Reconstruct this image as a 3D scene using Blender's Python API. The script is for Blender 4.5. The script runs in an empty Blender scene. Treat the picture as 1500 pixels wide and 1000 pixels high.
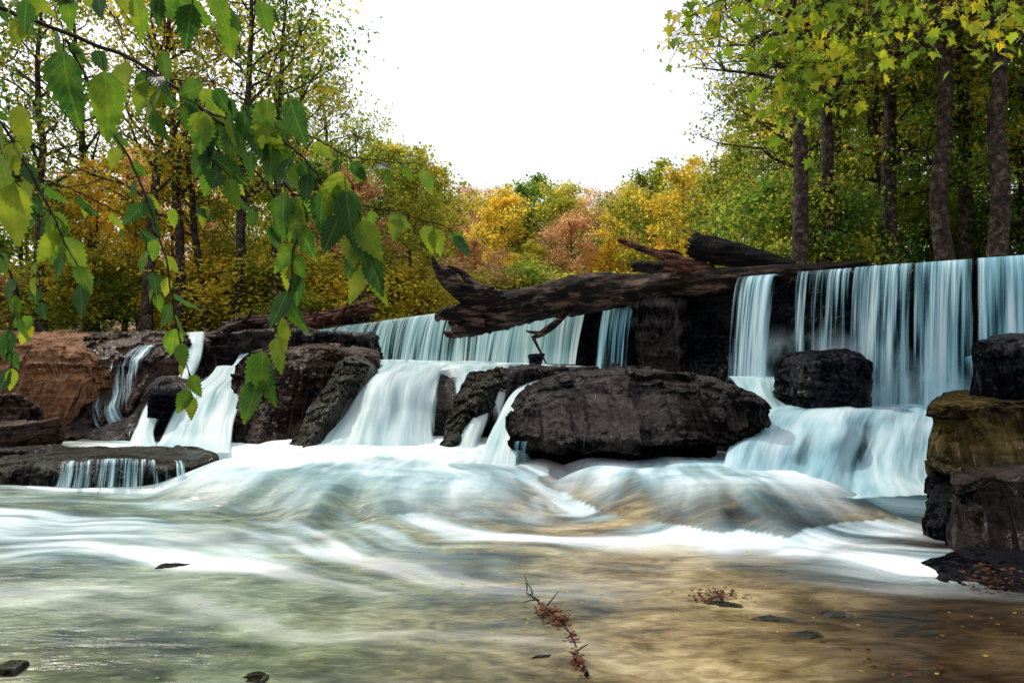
import bpy, math, random
import numpy as np
from mathutils import Vector
from mathutils.bvhtree import BVHTree

random.seed(7); np.random.seed(7)
S = bpy.context.scene
COL = S.collection
EYE = 1.2

# ---------------------------------------------------------------- helpers
def P(px, py, d):
    """survey of the photo -> world metres (eye 1.2 m, focal 1000 px, horizon row 530)"""
    return np.array([(px-750)/1000*d, d, EYE+(530-py)/1000*d])

def sm(x, a, b):
    t = np.clip((x-a)/(b-a), 0, 1); return t*t*(3-2*t)

def _h(ix, iy, iz, seed):
    h = (ix*374761393 + iy*668265263 + iz*1440662683 + seed*974711) & 0xffffffff
    h = ((h ^ (h >> 13))*1274126177) & 0xffffffff
    h = ((h ^ (h >> 15))*2246822519) & 0xffffffff
    return ((h ^ (h >> 16)) & 0xffffff)/float(0xffffff)

def vn(p, seed=0):
    p = np.asarray(p, float); i = np.floor(p).astype(np.int64); f = p-i
    f = f*f*f*(f*(f*6-15)+10)
    r = 0
    for dx in (0, 1):
        wx = f[..., 0] if dx else 1-f[..., 0]
        for dy in (0, 1):
            wy = f[..., 1] if dy else 1-f[..., 1]
            for dz in (0, 1):
                wz = f[..., 2] if dz else 1-f[..., 2]
                r = r + wx*wy*wz*_h(i[..., 0]+dx, i[..., 1]+dy, i[..., 2]+dz, seed)
    return r*2-1

def fbm(p, o=4, seed=0, g=0.5):
    p = np.asarray(p, float); a = 1; r = 0; t = 0
    for k in range(o):
        r = r + a*vn(p*(2.03**k), seed+k*17); t += a; a *= g
    return r/t

def meshnp(name, V, F, mat=None, smooth=True, uv=None, attrs=None, origin=None, parent=None, link=True):
    V = np.asarray(V, float).copy(); F = np.asarray(F, np.int32)
    if origin is None: origin = np.zeros(3)
    origin = np.asarray(origin, float)
    V = V-origin
    me = bpy.data.meshes.new(name)
    n, k = F.shape
    me.vertices.add(len(V)); me.vertices.foreach_set('co', V.astype(np.float32).ravel())
    me.loops.add(n*k); me.loops.foreach_set('vertex_index', F.ravel())
    me.polygons.add(n); me.polygons.foreach_set('loop_start', np.arange(n, dtype=np.int32)*k)
    me.update(calc_edges=True); me.validate()
    if smooth: me.shade_smooth()
    if uv is not None:
        l = me.uv_layers.new(name='UVMap')
        idx = np.zeros(len(me.loops), np.int32); me.loops.foreach_get('vertex_index', idx)
        l.data.foreach_set('uv', np.asarray(uv, np.float32)[idx].ravel())
    if attrs:
        for a, val in attrs.items():
            at = me.attributes.new(a, 'FLOAT', 'POINT'); at.data.foreach_set('value', np.asarray(val, np.float32).ravel())
    if mat: me.materials.append(mat)
    ob = bpy.data.objects.new(name, me); ob.location = origin
    if link: COL.objects.link(ob)
    if parent:
        ob.parent = parent
    return ob

def gridF(nu, nv):
    i = np.arange(nu-1)[:, None]; j = np.arange(nv-1)[None, :]
    a = (i*nv+j).ravel()
    return np.stack([a, a+nv, a+nv+1, a+1], 1)

def tag(o, label, cat, group=None, kind=None):
    o['label'] = label; o['category'] = cat
    if group: o['group'] = group
    if kind: o['kind'] = kind
    return o

class Acc:
    def __init__(s): s.V = []; s.F = []; s.n = 0
    def add(s, V, F):
        s.V.append(V); s.F.append(F+s.n); s.n += len(V)
    def get(s): return np.concatenate(s.V), np.concatenate(s.F)

def resample(pts, n):
    pts = np.asarray(pts, float); k = len(pts)
    t = np.linspace(0, k-1, n); i = np.clip(t.astype(int), 0, k-2); f = (t-i)[:, None]
    p0 = pts[np.clip(i-1, 0, k-1)]; p1 = pts[i]; p2 = pts[i+1]; p3 = pts[np.clip(i+2, 0, k-1)]
    return .5*((2*p1)+(-p0+p2)*f+(2*p0-5*p1+4*p2-p3)*f*f+(-p0+3*p1-3*p2+p3)*f**3)

def tube(pts, rad, sides=8):
    pts = np.asarray(pts, float); n = len(pts)
    T = np.gradient(pts, axis=0); T /= np.linalg.norm(T, axis=1)[:, None]+1e-9
    up = np.array([0, 0, 1.]) if abs(T[:, 2]).mean() < .8 else np.array([1., 0, 0])
    A = np.cross(T, up); A /= np.linalg.norm(A, axis=1)[:, None]+1e-9
    B = np.cross(T, A)
    a = np.arange(sides)/sides*2*np.pi
    rad = np.broadcast_to(np.asarray(rad, float), (n,))
    V = pts[:, None, :]+rad[:, None, None]*(np.cos(a)[None, :, None]*A[:, None, :]+np.sin(a)[None, :, None]*B[:, None, :])
    V = V.reshape(-1, 3)
    i = np.arange(n-1)[:, None]; j = np.arange(sides)[None, :]; jn = (j+1) % sides
    F = np.stack([(i*sides+j), (i*sides+jn), ((i+1)*sides+jn), ((i+1)*sides+j)], -1).reshape(-1, 4)
    return V, F

# ---------------------------------------------------------------- materials
def newmat(name):
    m = bpy.data.materials.new(name); m.use_nodes = True
    nt = m.node_tree; nt.nodes.clear()
    return m, nt, nt.nodes, nt.links

def N(nt, t, **kw):
    n = nt.nodes.new(t)
    for k, v in kw.items():
        if k.startswith('i_'):
            key = k[2:].replace('_', ' ')
            n.inputs[key].default_value = v
        else: setattr(n, k, v)
    return n

def ramp(nt, stops):
    r = nt.nodes.new('ShaderNodeValToRGB'); e = r.color_ramp.elements
    e[0].position, e[0].color = stops[0][0], (*stops[0][1], 1)
    e[1].position, e[1].color = stops[-1][0], (*stops[-1][1], 1)
    for p, c in stops[1:-1]:
        x = e.new(p); x.color = (*c, 1)
    return r

def rock_mat(name, c0, c1, c2, top=None, rough=(.18, .8), topamt=.5, scale=1.0, spec=(.02, .55), moss=None, mossc=(.48, .62), edge=None, stain=None):
    m, nt, nd, L = newmat(name)
    geo = N(nt, 'ShaderNodeNewGeometry'); pos = geo.outputs['Position']
    n1 = N(nt, 'ShaderNodeTexNoise', i_Scale=2.2*scale, i_Detail=12., i_Roughness=.72); L.new(pos, n1.inputs['Vector'])
    mp = N(nt, 'ShaderNodeMapping'); mp.inputs['Scale'].default_value = (1.2, 1.2, 8); mp.inputs['Rotation'].default_value = (.12, .1, 0)
    L.new(pos, mp.inputs['Vector'])
    n2 = N(nt, 'ShaderNodeTexNoise', i_Scale=2.*scale, i_Detail=8., i_Roughness=.65); L.new(mp.outputs[0], n2.inputs['Vector'])
    n3 = N(nt, 'ShaderNodeTexNoise', i_Scale=16*scale, i_Detail=8., i_Roughness=.75); L.new(pos, n3.inputs['Vector'])
    n4 = N(nt, 'ShaderNodeTexNoise', i_Scale=1.3*scale, i_Detail=7., i_Roughness=.62); L.new(pos, n4.inputs['Vector'])
    r = ramp(nt, [(.40, c0), (.51, c1), (.62, c2)])
    ad = N(nt, 'ShaderNodeMath', operation='MULTIPLY_ADD'); ad.inputs[1].default_value = .36; L.new(n2.outputs[0], ad.inputs[0])
    m2 = N(nt, 'ShaderNodeMath', operation='MULTIPLY_ADD'); m2.inputs[1].default_value = .34; L.new(n1.outputs[0], m2.inputs[0])
    m5 = N(nt, 'ShaderNodeMath', operation='MULTIPLY'); m5.inputs[1].default_value = .30; L.new(n3.outputs[0], m5.inputs[0]); L.new(m5.outputs[0], m2.inputs[2])
    L.new(m2.outputs[0], ad.inputs[2])
    L.new(ad.outputs[0], r.inputs[0])
    col = r.outputs[0]
    if stain:
        mr = N(nt, 'ShaderNodeMapRange'); mr.inputs[1].default_value = .48; mr.inputs[2].default_value = .62; mr.inputs[4].default_value = .85; L.new(n4.outputs[0], mr.inputs[0])
        mm = ramp(nt, [(.38, tuple(c*.06 for c in stain)), (.62, stain)]); L.new(ad.outputs[0], mm.inputs[0])
        mx = N(nt, 'ShaderNodeMixRGB'); L.new(mr.outputs[0], mx.inputs[0]); L.new(col, mx.inputs[1]); L.new(mm.outputs[0], mx.inputs[2]); col = mx.outputs[0]
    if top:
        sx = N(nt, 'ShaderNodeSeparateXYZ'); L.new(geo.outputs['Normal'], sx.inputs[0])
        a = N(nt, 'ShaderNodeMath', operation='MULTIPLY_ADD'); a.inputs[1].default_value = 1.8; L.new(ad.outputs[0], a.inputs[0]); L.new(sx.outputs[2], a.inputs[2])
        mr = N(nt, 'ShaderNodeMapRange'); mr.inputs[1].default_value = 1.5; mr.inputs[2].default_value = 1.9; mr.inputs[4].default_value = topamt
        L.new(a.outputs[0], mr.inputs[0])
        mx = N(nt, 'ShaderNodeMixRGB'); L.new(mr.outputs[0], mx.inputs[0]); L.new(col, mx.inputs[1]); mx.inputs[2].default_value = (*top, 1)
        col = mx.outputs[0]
    if moss:
        mr = N(nt, 'ShaderNodeMapRange'); mr.inputs[1].default_value = mossc[0]; mr.inputs[2].default_value = mossc[1]; mr.inputs[4].default_value = .85; L.new(n4.outputs[0], mr.inputs[0])
        mx = N(nt, 'ShaderNodeMixRGB'); L.new(mr.outputs[0], mx.inputs[0]); L.new(col, mx.inputs[1])
        mm = ramp(nt, [(.42, tuple(c*.06 for c in moss)), (.60, moss)]); L.new(ad.outputs[0], mm.inputs[0]); L.new(mm.outputs[0], mx.inputs[2]); col = mx.outputs[0]
    if edge:
        pr = N(nt, 'ShaderNodeMapRange'); pr.inputs[1].default_value = .505; pr.inputs[2].default_value = .55; L.new(geo.outputs['Pointiness'], pr.inputs[0])
        pm = N(nt, 'ShaderNodeMath', operation='MULTIPLY'); L.new(pr.outputs[0], pm.inputs[0]); L.new(n3.outputs[0], pm.inputs[1])
        mx = N(nt, 'ShaderNodeMixRGB'); L.new(pm.outputs[0], mx.inputs[0]); L.new(col, mx.inputs[1]); mx.inputs[2].default_value = (*edge, 1); col = mx.outputs[0]
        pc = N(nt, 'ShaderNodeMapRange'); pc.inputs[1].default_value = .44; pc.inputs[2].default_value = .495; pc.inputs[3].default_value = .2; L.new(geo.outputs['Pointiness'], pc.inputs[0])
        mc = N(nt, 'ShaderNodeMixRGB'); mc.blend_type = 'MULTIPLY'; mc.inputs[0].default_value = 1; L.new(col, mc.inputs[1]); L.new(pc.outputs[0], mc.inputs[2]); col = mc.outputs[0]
    b = N(nt, 'ShaderNodeBsdfPrincipled'); L.new(col, b.inputs['Base Color'])
    # wet patches shine, the rest stays matt and dark
    wet = N(nt, 'ShaderNodeMath', operation='MULTIPLY_ADD'); wet.inputs[1].default_value = .5; L.new(n3.outputs[0], wet.inputs[0])
    w5 = N(nt, 'ShaderNodeMath', operation='MULTIPLY'); w5.inputs[1].default_value = .5; L.new(n4.outputs[0], w5.inputs[0]); L.new(w5.outputs[0], wet.inputs[2])
    sp = N(nt, 'ShaderNodeMapRange'); sp.inputs[1].default_value = .48; sp.inputs[2].default_value = .58; sp.inputs[3].default_value = spec[0]; sp.inputs[4].default_value = spec[1]; L.new(wet.outputs[0], sp.inputs[0]); L.new(sp.outputs[0], b.inputs['Specular IOR Level'])
    rr = N(nt, 'ShaderNodeMapRange'); rr.inputs[1].default_value = .46; rr.inputs[2].default_value = .57
    rr.inputs[3].default_value = rough[1]; rr.inputs[4].default_value = rough[0]; L.new(wet.outputs[0], rr.inputs[0]); L.new(rr.outputs[0], b.inputs['Roughness'])
    vo = N(nt, 'ShaderNodeTexVoronoi', feature='DISTANCE_TO_EDGE', i_Scale=2.3*scale)
    wv = N(nt, 'ShaderNodeMixRGB'); wv.inputs[0].default_value = .3; L.new(pos, wv.inputs[1]); L.new(n1.outputs[1], wv.inputs[2]); L.new(wv.outputs[0], vo.inputs['Vector'])
    cm = N(nt, 'ShaderNodeMapRange'); cm.inputs[2].default_value = .05; L.new(vo.outputs[0], cm.inputs[0])
    h1 = N(nt, 'ShaderNodeMath', operation='MULTIPLY_ADD'); h1.inputs[1].default_value = .7; L.new(n3.outputs[0], h1.inputs[0]); L.new(ad.outputs[0], h1.inputs[2])
    h2 = N(nt, 'ShaderNodeMath', operation='MULTIPLY_ADD'); h2.inputs[1].default_value = .08; L.new(cm.outputs[0], h2.inputs[0]); L.new(h1.outputs[0], h2.inputs[2])
    bp = N(nt, 'ShaderNodeBump', i_Strength=1., i_Distance=.30); L.new(h2.outputs[0], bp.inputs['Height']); L.new(bp.outputs[0], b.inputs['Normal'])
    o = N(nt, 'ShaderNodeOutputMaterial'); L.new(b.outputs[0], o.inputs[0])
    return m

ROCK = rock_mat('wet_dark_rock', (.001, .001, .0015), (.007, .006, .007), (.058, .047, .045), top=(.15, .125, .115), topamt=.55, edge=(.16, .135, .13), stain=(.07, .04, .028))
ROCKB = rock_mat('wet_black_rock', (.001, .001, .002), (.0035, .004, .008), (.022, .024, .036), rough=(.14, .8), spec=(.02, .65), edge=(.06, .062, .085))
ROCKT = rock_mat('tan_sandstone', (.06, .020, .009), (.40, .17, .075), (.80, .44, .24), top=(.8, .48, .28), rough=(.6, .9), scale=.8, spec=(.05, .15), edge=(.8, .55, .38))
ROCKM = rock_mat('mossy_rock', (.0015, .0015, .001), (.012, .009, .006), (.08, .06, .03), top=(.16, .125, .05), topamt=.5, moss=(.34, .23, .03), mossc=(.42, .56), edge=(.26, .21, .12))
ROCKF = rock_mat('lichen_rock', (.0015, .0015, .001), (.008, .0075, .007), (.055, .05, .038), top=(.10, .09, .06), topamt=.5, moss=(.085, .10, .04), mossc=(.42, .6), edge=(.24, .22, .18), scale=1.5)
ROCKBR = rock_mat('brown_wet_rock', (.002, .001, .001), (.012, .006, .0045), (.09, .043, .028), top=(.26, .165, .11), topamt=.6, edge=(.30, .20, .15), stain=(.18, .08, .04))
CRUST = rock_mat('concrete_crest', (.15, .12, .09), (.3, .25, .2), (.5, .42, .34), rough=(.5, .8))

def silky(name, K, dark=(.02, .12, .17), mid=(.18, .46, .57), hi_c=(.76, .91, .95), vs=.3, con=(.40, .61), soft=False, white=(.70, .86, .91)):
    m, nt, nd, L = newmat(name)
    uv = N(nt, 'ShaderNodeUVMap')
    def ns(sx, sy, det):
        mp = N(nt, 'ShaderNodeMapping'); mp.inputs['Scale'].default_value = (sx, sy, 1); L.new(uv.outputs[0], mp.inputs['Vector'])
        n = N(nt, 'ShaderNodeTexNoise', i_Scale=1., i_Detail=det, i_Roughness=.55, i_Distortion=.1); L.new(mp.outputs[0], n.inputs['Vector']); return n.outputs[0]
    a = ns(K*.4, vs, 2.); b_ = ns(K*1.2, vs*1.3, 3.); c = ns(K*4., vs*2., 2.)
    s1 = N(nt, 'ShaderNodeMath', operation='MULTIPLY'); s1.inputs[1].default_value = .34; L.new(a, s1.inputs[0])
    s2 = N(nt, 'ShaderNodeMath', operation='MULTIPLY_ADD'); s2.inputs[1].default_value = .38; L.new(b_, s2.inputs[0]); L.new(s1.outputs[0], s2.inputs[2])
    s3 = N(nt, 'ShaderNodeMath', operation='MULTIPLY_ADD'); s3.inputs[1].default_value = .28; L.new(c, s3.inputs[0]); L.new(s2.outputs[0], s3.inputs[2])
    n = N(nt, 'ShaderNodeMapRange'); n.inputs[1].default_value = con[0]; n.inputs[2].default_value = con[1]; L.new(s3.outputs[0], n.inputs[0])
    at = N(nt, 'ShaderNodeAttribute', attribute_name='dens')
    d = N(nt, 'ShaderNodeMath', operation='MULTIPLY_ADD'); d.inputs[1].default_value = 1.8; d.inputs[2].default_value = -.9; L.new(at.outputs['Fac'], d.inputs[0])
    t = N(nt, 'ShaderNodeMath', operation='ADD'); L.new(d.outputs[0], t.inputs[0]); L.new(n.outputs[0], t.inputs[1])
    al = N(nt, 'ShaderNodeMapRange', interpolation_type='SMOOTHSTEP'); al.inputs[1].default_value = .22; al.inputs[2].default_value = .95 if not soft else 1.5; L.new(t.outputs[0], al.inputs[0])
    r = ramp(nt, [(.0, dark), (.42, mid), (.95, hi_c)]); L.new(n.outputs[0], r.inputs[0])
    at2 = N(nt, 'ShaderNodeAttribute', attribute_name='white')
    mx = N(nt, 'ShaderNodeMixRGB'); L.new(at2.outputs['Fac'], mx.inputs[0]); L.new(r.outputs[0], mx.inputs[1]); mx.inputs[2].default_value = (*white, 1)
    b = N(nt, 'ShaderNodeBsdfPrincipled', i_Roughness=.5); L.new(mx.outputs[0], b.inputs['Base Color']); b.inputs['Specular IOR Level'].default_value = .25
    bp = N(nt, 'ShaderNodeBump', i_Strength=.35, i_Distance=.03); L.new(n.outputs[0], bp.inputs['Height']); L.new(bp.outputs[0], b.inputs['Normal'])
    tr = N(nt, 'ShaderNodeBsdfTranslucent'); L.new(mx.outputs[0], tr.inputs[0])
    ms = N(nt, 'ShaderNodeMixShader'); ms.inputs[0].default_value = .3; L.new(b.outputs[0], ms.inputs[1]); L.new(tr.outputs[0], ms.inputs[2])
    tp = N(nt, 'ShaderNodeBsdfTransparent')
    m3 = N(nt, 'ShaderNodeMixShader'); L.new(al.outputs[0], m3.inputs[0]); L.new(tp.outputs[0], m3.inputs[1]); L.new(ms.outputs[0], m3.inputs[2])
    o = N(nt, 'ShaderNodeOutputMaterial'); L.new(m3.outputs[0], o.inputs[0])
    return m
SILK_R = silky('falling_water', 7.5)
SILK_L = silky('falling_water_sheet', 4.5, vs=.2, dark=(.05, .16, .17), mid=(.24, .45, .47), hi_c=(.74, .87, .80))
SILK_C = silky('cascade_water', 3.6, vs=.4, dark=(.16, .33, .36), mid=(.42, .61, .64), hi_c=(.78, .87, .85), con=(.35, .62), white=(.74, .84, .83))
SILK_M = silky('spray_veil', .9, vs=.7, dark=(.28, .55, .68), mid=(.40, .67, .78), hi_c=(.62, .83, .91), soft=True)

def pool_mat():
    m, nt, nd, L = newmat('river_water')
    geo = N(nt, 'ShaderNodeNewGeometry'); pos = geo.outputs['Position']
    def ns(sc, rot, det, dist=.0, ro=.6):
        mp = N(nt, 'ShaderNodeMapping'); mp.inputs['Scale'].default_value = sc; mp.inputs['Rotation'].default_value = (0, 0, rot); L.new(pos, mp.inputs['Vector'])
        n = N(nt, 'ShaderNodeTexNoise', i_Scale=1., i_Detail=det, i_Roughness=ro, i_Distortion=dist); L.new(mp.outputs[0], n.inputs['Vector']); return n.outputs[0]
    a = ns((.9, 1.9, 1), -.25, 8., .7, .62); b_ = ns((3.0, 6.5, 1), -.2, 8., 1.0, .62); sand = ns((7, 22, 1), .35, 5., 1.6, .6)
    at = N(nt, 'ShaderNodeAttribute', attribute_name='foam'); atf = N(nt, 'ShaderNodeAttribute', attribute_name='streak')
    k = N(nt, 'ShaderNodeMath', operation='MULTIPLY_ADD'); k.inputs[1].default_value = .32; L.new(b_, k.inputs[0])
    k0 = N(nt, 'ShaderNodeMath', operation='MULTIPLY'); k0.inputs[1].default_value = .53; L.new(a, k0.inputs[0]); L.new(k0.outputs[0], k.inputs[2])
    ks = N(nt, 'ShaderNodeMath', operation='MULTIPLY_ADD'); ks.inputs[1].default_value = .15; L.new(sand, ks.inputs[0]); L.new(k.outputs[0], ks.inputs[2])
    r = ramp(nt, [(.39, (.026, .015, .006)), (.465, (.12, .078, .028)), (.53, (.27, .195, .085)), (.61, (.52, .42, .23))]); L.new(ks.outputs[0], r.inputs[0])
    r2 = ramp(nt, [(.39, (.012, .022, .012)), (.465, (.065, .085, .042)), (.535, (.17, .205, .115)), (.62, (.36, .44, .32))]); L.new(ks.outputs[0], r2.inputs[0])
    at3 = N(nt, 'ShaderNodeAttribute', attribute_name='olive')
    m0 = N(nt, 'ShaderNodeMixRGB'); L.new(at3.outputs['Fac'], m0.inputs[0]); L.new(r.outputs[0], m0.inputs[1]); L.new(r2.outputs[0], m0.inputs[2])
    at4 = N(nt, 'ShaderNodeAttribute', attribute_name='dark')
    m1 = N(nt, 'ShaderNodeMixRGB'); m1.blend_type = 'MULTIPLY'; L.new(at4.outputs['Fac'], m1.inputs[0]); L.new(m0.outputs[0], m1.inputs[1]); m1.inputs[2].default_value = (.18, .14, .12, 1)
    fk = N(nt, 'ShaderNodeMath', operation='MULTIPLY_ADD'); fk.inputs[1].default_value = .30; L.new(b_, fk.inputs[0]); L.new(atf.outputs['Fac'], fk.inputs[2])
    fc = ramp(nt, [(.2, (.16, .34, .41)), (.48, (.36, .55, .62)), (.72, (.61, .74, .79)), (.95, (.80, .86, .88))]); L.new(fk.outputs[0], fc.inputs[0])
    mx = N(nt, 'ShaderNodeMixRGB'); L.new(at.outputs['Fac'], mx.inputs[0]); L.new(m1.outputs[0], mx.inputs[1]); L.new(fc.outputs[0], mx.inputs[2])
    b = N(nt, 'ShaderNodeBsdfPrincipled'); L.new(mx.outputs[0], b.inputs['Base Color'])
    ro = N(nt, 'ShaderNodeMapRange'); ro.inputs[3].default_value = .22; ro.inputs[4].default_value = .65; L.new(at.outputs['Fac'], ro.inputs[0]); L.new(ro.outputs[0], b.inputs['Roughness'])
    b.inputs['IOR'].default_value = 1.33; b.inputs['Specular IOR Level'].default_value = .22
    rp = ns((2.5, 9, 1), -.22, 5., 1.2)
    bp = N(nt, 'ShaderNodeBump', i_Strength=.4, i_Distance=.05); L.new(rp, bp.inputs['Height']); L.new(bp.outputs[0], b.inputs['Normal'])
    o = N(nt, 'ShaderNodeOutputMaterial'); L.new(b.outputs[0], o.inputs[0])
    return m
POOL = pool_mat()

def leaf_mat(name, stops, trans=.5, rough=.6, nscale=.45, tv=2.0, isl=.45):
    m, nt, nd, L = newmat(name)
    g = N(nt, 'ShaderNodeNewGeometry'); oi = N(nt, 'ShaderNodeObjectInfo')
    nz = N(nt, 'ShaderNodeTexNoise', i_Scale=nscale, i_Detail=2.); L.new(g.outputs['Position'], nz.inputs['Vector'])
    a = N(nt, 'ShaderNodeMath', operation='MULTIPLY'); a.inputs[1].default_value = isl; L.new(g.outputs['Random Per Island'], a.inputs[0])
    b_ = N(nt, 'ShaderNodeMath', operation='MULTIPLY_ADD'); b_.inputs[1].default_value = .9; L.new(nz.outputs[0], b_.inputs[0]); L.new(a.outputs[0], b_.inputs[2])
    c = N(nt, 'ShaderNodeMath', operation='MULTIPLY_ADD'); c.inputs[1].default_value = .3; c.inputs[2].default_value = -.32; L.new(oi.outputs['Random'], c.inputs[0])
    d = N(nt, 'ShaderNodeMath', operation='ADD'); L.new(b_.outputs[0], d.inputs[0]); L.new(c.outputs[0], d.inputs[1])
    r = ramp(nt, stops); L.new(d.outputs[0], r.inputs[0])
    b = N(nt, 'ShaderNodeBsdfPrincipled', i_Roughness=rough); L.new(r.outputs[0], b.inputs['Base Color']); b.inputs['Specular IOR Level'].default_value = .15
    t = N(nt, 'ShaderNodeBsdfTranslucent')
    hs = N(nt, 'ShaderNodeHueSaturation', i_Value=tv, i_Saturation=1.02); L.new(r.outputs[0], hs.inputs['Color']); L.new(hs.outputs[0], t.inputs[0])
    ms = N(nt, 'ShaderNodeMixShader'); ms.inputs[0].default_value = trans; L.new(b.outputs[0], ms.inputs[1]); L.new(t.outputs[0], ms.inputs[2])
    o = N(nt, 'ShaderNodeOutputMaterial'); L.new(ms.outputs[0], o.inputs[0])
    return m
LG = leaf_mat('green_leaves', [(.0, (.02, .055, .012)), (.4, (.07, .145, .022)), (.7, (.20, .27, .035)), (1, (.52, .42, .05))])
LY = leaf_mat('golden_leaves', [(.0, (.08, .10, .015)), (.35, (.34, .30, .035)), (.7, (.62, .46, .06)), (1, (.64, .28, .055))])
LO = leaf_mat('rust_leaves', [(.0, (.14, .08, .03)), (.4, (.40, .22, .10)), (.75, (.54, .34, .17)), (1, (.56, .44, .14))])
LV = leaf_mat('olive_leaves', [(.0, (.045, .07, .012)), (.4, (.19, .22, .028)), (.7, (.42, .37, .045)), (1, (.60, .33, .05))])
LD = leaf_mat('dark_green_leaves', [(.0, (.015, .04, .012)), (.5, (.05, .115, .024)), (.8, (.14, .20, .03)), (1, (.36, .29, .04))])
LIT = leaf_mat('fallen_leaves', [(.0, (.015, .006, .004)), (.5, (.09, .03, .016)), (1, (.26, .13, .05))], trans=.1)

def fresh_leaf():
    m, nt, nd, L = newmat('fresh_green_leaves')
    g = N(nt, 'ShaderNodeNewGeometry'); uv = N(nt, 'ShaderNodeUVMap'); sp = N(nt, 'ShaderNodeSeparateXYZ'); L.new(uv.outputs[0], sp.inputs[0])
    nz = N(nt, 'ShaderNodeTexNoise', i_Scale=28., i_Detail=6., i_Roughness=.65); L.new(g.outputs['Position'], nz.inputs['Vector'])
    a = N(nt, 'ShaderNodeMath', operation='MULTIPLY'); a.inputs[1].default_value = .72; L.new(g.outputs['Random Per Island'], a.inputs[0])
    s = N(nt, 'ShaderNodeMath', operation='MULTIPLY_ADD'); s.inputs[1].default_value = .8; L.new(nz.outputs[0], s.inputs[0]); L.new(a.outputs[0], s.inputs[2])
    s2 = N(nt, 'ShaderNodeMath', operation='ADD'); s2.inputs[1].default_value = -.28; L.new(s.outputs[0], s2.inputs[0])
    r = ramp(nt, [(.0, (.008, .030, .010)), (.34, (.020, .075, .010)), (.62, (.07, .15, .010)), (.86, (.19, .23, .015)), (1, (.34, .24, .02))]); L.new(s2.outputs[0], r.inputs[0])
    ab = N(nt, 'ShaderNodeMath', operation='MULTIPLY_ADD'); ab.inputs[1].default_value = -.35; L.new(sp.outputs[0], ab.inputs[0]); L.new(sp.outputs[1], ab.inputs[2])
    fq = N(nt, 'ShaderNodeMath', operation='MULTIPLY'); fq.inputs[1].default_value = 8.; L.new(ab.outputs[0], fq.inputs[0])
    pp = N(nt, 'ShaderNodeMath', operation='PINGPONG'); pp.inputs[1].default_value = .5; L.new(fq.outputs[0], pp.inputs[0])
    v1 = N(nt, 'ShaderNodeMapRange'); v1.inputs[1].default_value = .0; v1.inputs[2].default_value = .09; v1.inputs[3].default_value = 1; v1.inputs[4].default_value = 0; L.new(pp.outputs[0], v1.inputs[0])
    v2 = N(nt, 'ShaderNodeMapRange'); v2.inputs[1].default_value = .02; v2.inputs[2].default_value = .08; v2.inputs[3].default_value = 1; v2.inputs[4].default_value = 0; L.new(sp.outputs[0], v2.inputs[0])
    vm = N(nt, 'ShaderNodeMath', operation='MAXIMUM'); L.new(v1.outputs[0], vm.inputs[0]); L.new(v2.outputs[0], vm.inputs[1])
    vf = N(nt, 'ShaderNodeMath', operation='MULTIPLY'); vf.inputs[1].default_value = .3; L.new(vm.outputs[0], vf.inputs[0])
    mx = N(nt, 'ShaderNodeMixRGB'); L.new(vf.outputs[0], mx.inputs[0]); L.new(r.outputs[0], mx.inputs[1]); mx.inputs[2].default_value = (.17, .26, .04, 1)
    b = N(nt, 'ShaderNodeBsdfPrincipled', i_Roughness=.45); L.new(mx.outputs[0], b.inputs['Base Color']); b.inputs['Specular IOR Level'].default_value = .25
    bp = N(nt, 'ShaderNodeBump', i_Strength=.6, i_Distance=.002); L.new(pp.outputs[0], bp.inputs['Height']); L.new(bp.outputs[0], b.inputs['Normal'])
    t = N(nt, 'ShaderNodeBsdfTranslucent'); hs = N(nt, 'ShaderNodeHueSaturation', i_Value=2.0); hs.inputs['Hue'].default_value = .488; L.new(mx.outputs[0], hs.inputs['Color']); L.new(hs.outputs[0], t.inputs[0])
    ms = N(nt, 'ShaderNodeMixShader'); ms.inputs[0].default_value = .48; L.new(b.outputs[0], ms.inputs[1]); L.new(t.outputs[0], ms.inputs[2])
    o = N(nt, 'ShaderNodeOutputMaterial'); L.new(ms.outputs[0], o.inputs[0])
    return m
LF = fresh_leaf()

def bark_mat(name, c0, c1, c2, sc=6., rough=.8, stretch=(1, 1, 1), dist=.05, spec=.12):
    m, nt, nd, L = newmat(name)
    tc = N(nt, 'ShaderNodeTexCoord'); mp = N(nt, 'ShaderNodeMapping'); mp.inputs['Scale'].default_value = stretch; L.new(tc.outputs['Object'], mp.inputs['Vector'])
    n = N(nt, 'ShaderNodeTexNoise', i_Scale=sc, i_Detail=12., i_Roughness=.74, i_Distortion=.4); L.new(mp.outputs[0], n.inputs['Vector'])
    r = ramp(nt, [(.40, c0), (.52, c1), (.64, c2)]); L.new(n.outputs[0], r.inputs[0])
    b = N(nt, 'ShaderNodeBsdfPrincipled', i_Roughness=rough); L.new(r.outputs[0], b.inputs['Base Color']); b.inputs['Specular IOR Level'].default_value = spec
    bp = N(nt, 'ShaderNodeBump', i_Strength=1., i_Distance=dist); L.new(n.outputs[0], bp.inputs['Height']); L.new(bp.outputs[0], b.inputs['Normal'])
    o = N(nt, 'ShaderNodeOutputMaterial'); L.new(b.outputs[0], o.inputs[0])
    return m
BARK = bark_mat('bark', (.012, .009, .008), (.05, .035, .028), (.16, .115, .09))
BARKP = bark_mat('pale_bark', (.08, .05, .04), (.24, .16, .12), (.42, .32, .26))
LOGM = bark_mat('weathered_log', (.002, .0015, .001), (.016, .009, .007), (.20, .12, .085), sc=3.2, rough=.6, stretch=(.5, 1, 2.6), dist=.14)
LOGR = bark_mat('red_brown_driftwood', (.012, .005, .004), (.075, .027, .018), (.34, .17, .12), sc=4., stretch=(.5, 1, 2.5), dist=.1)
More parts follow.
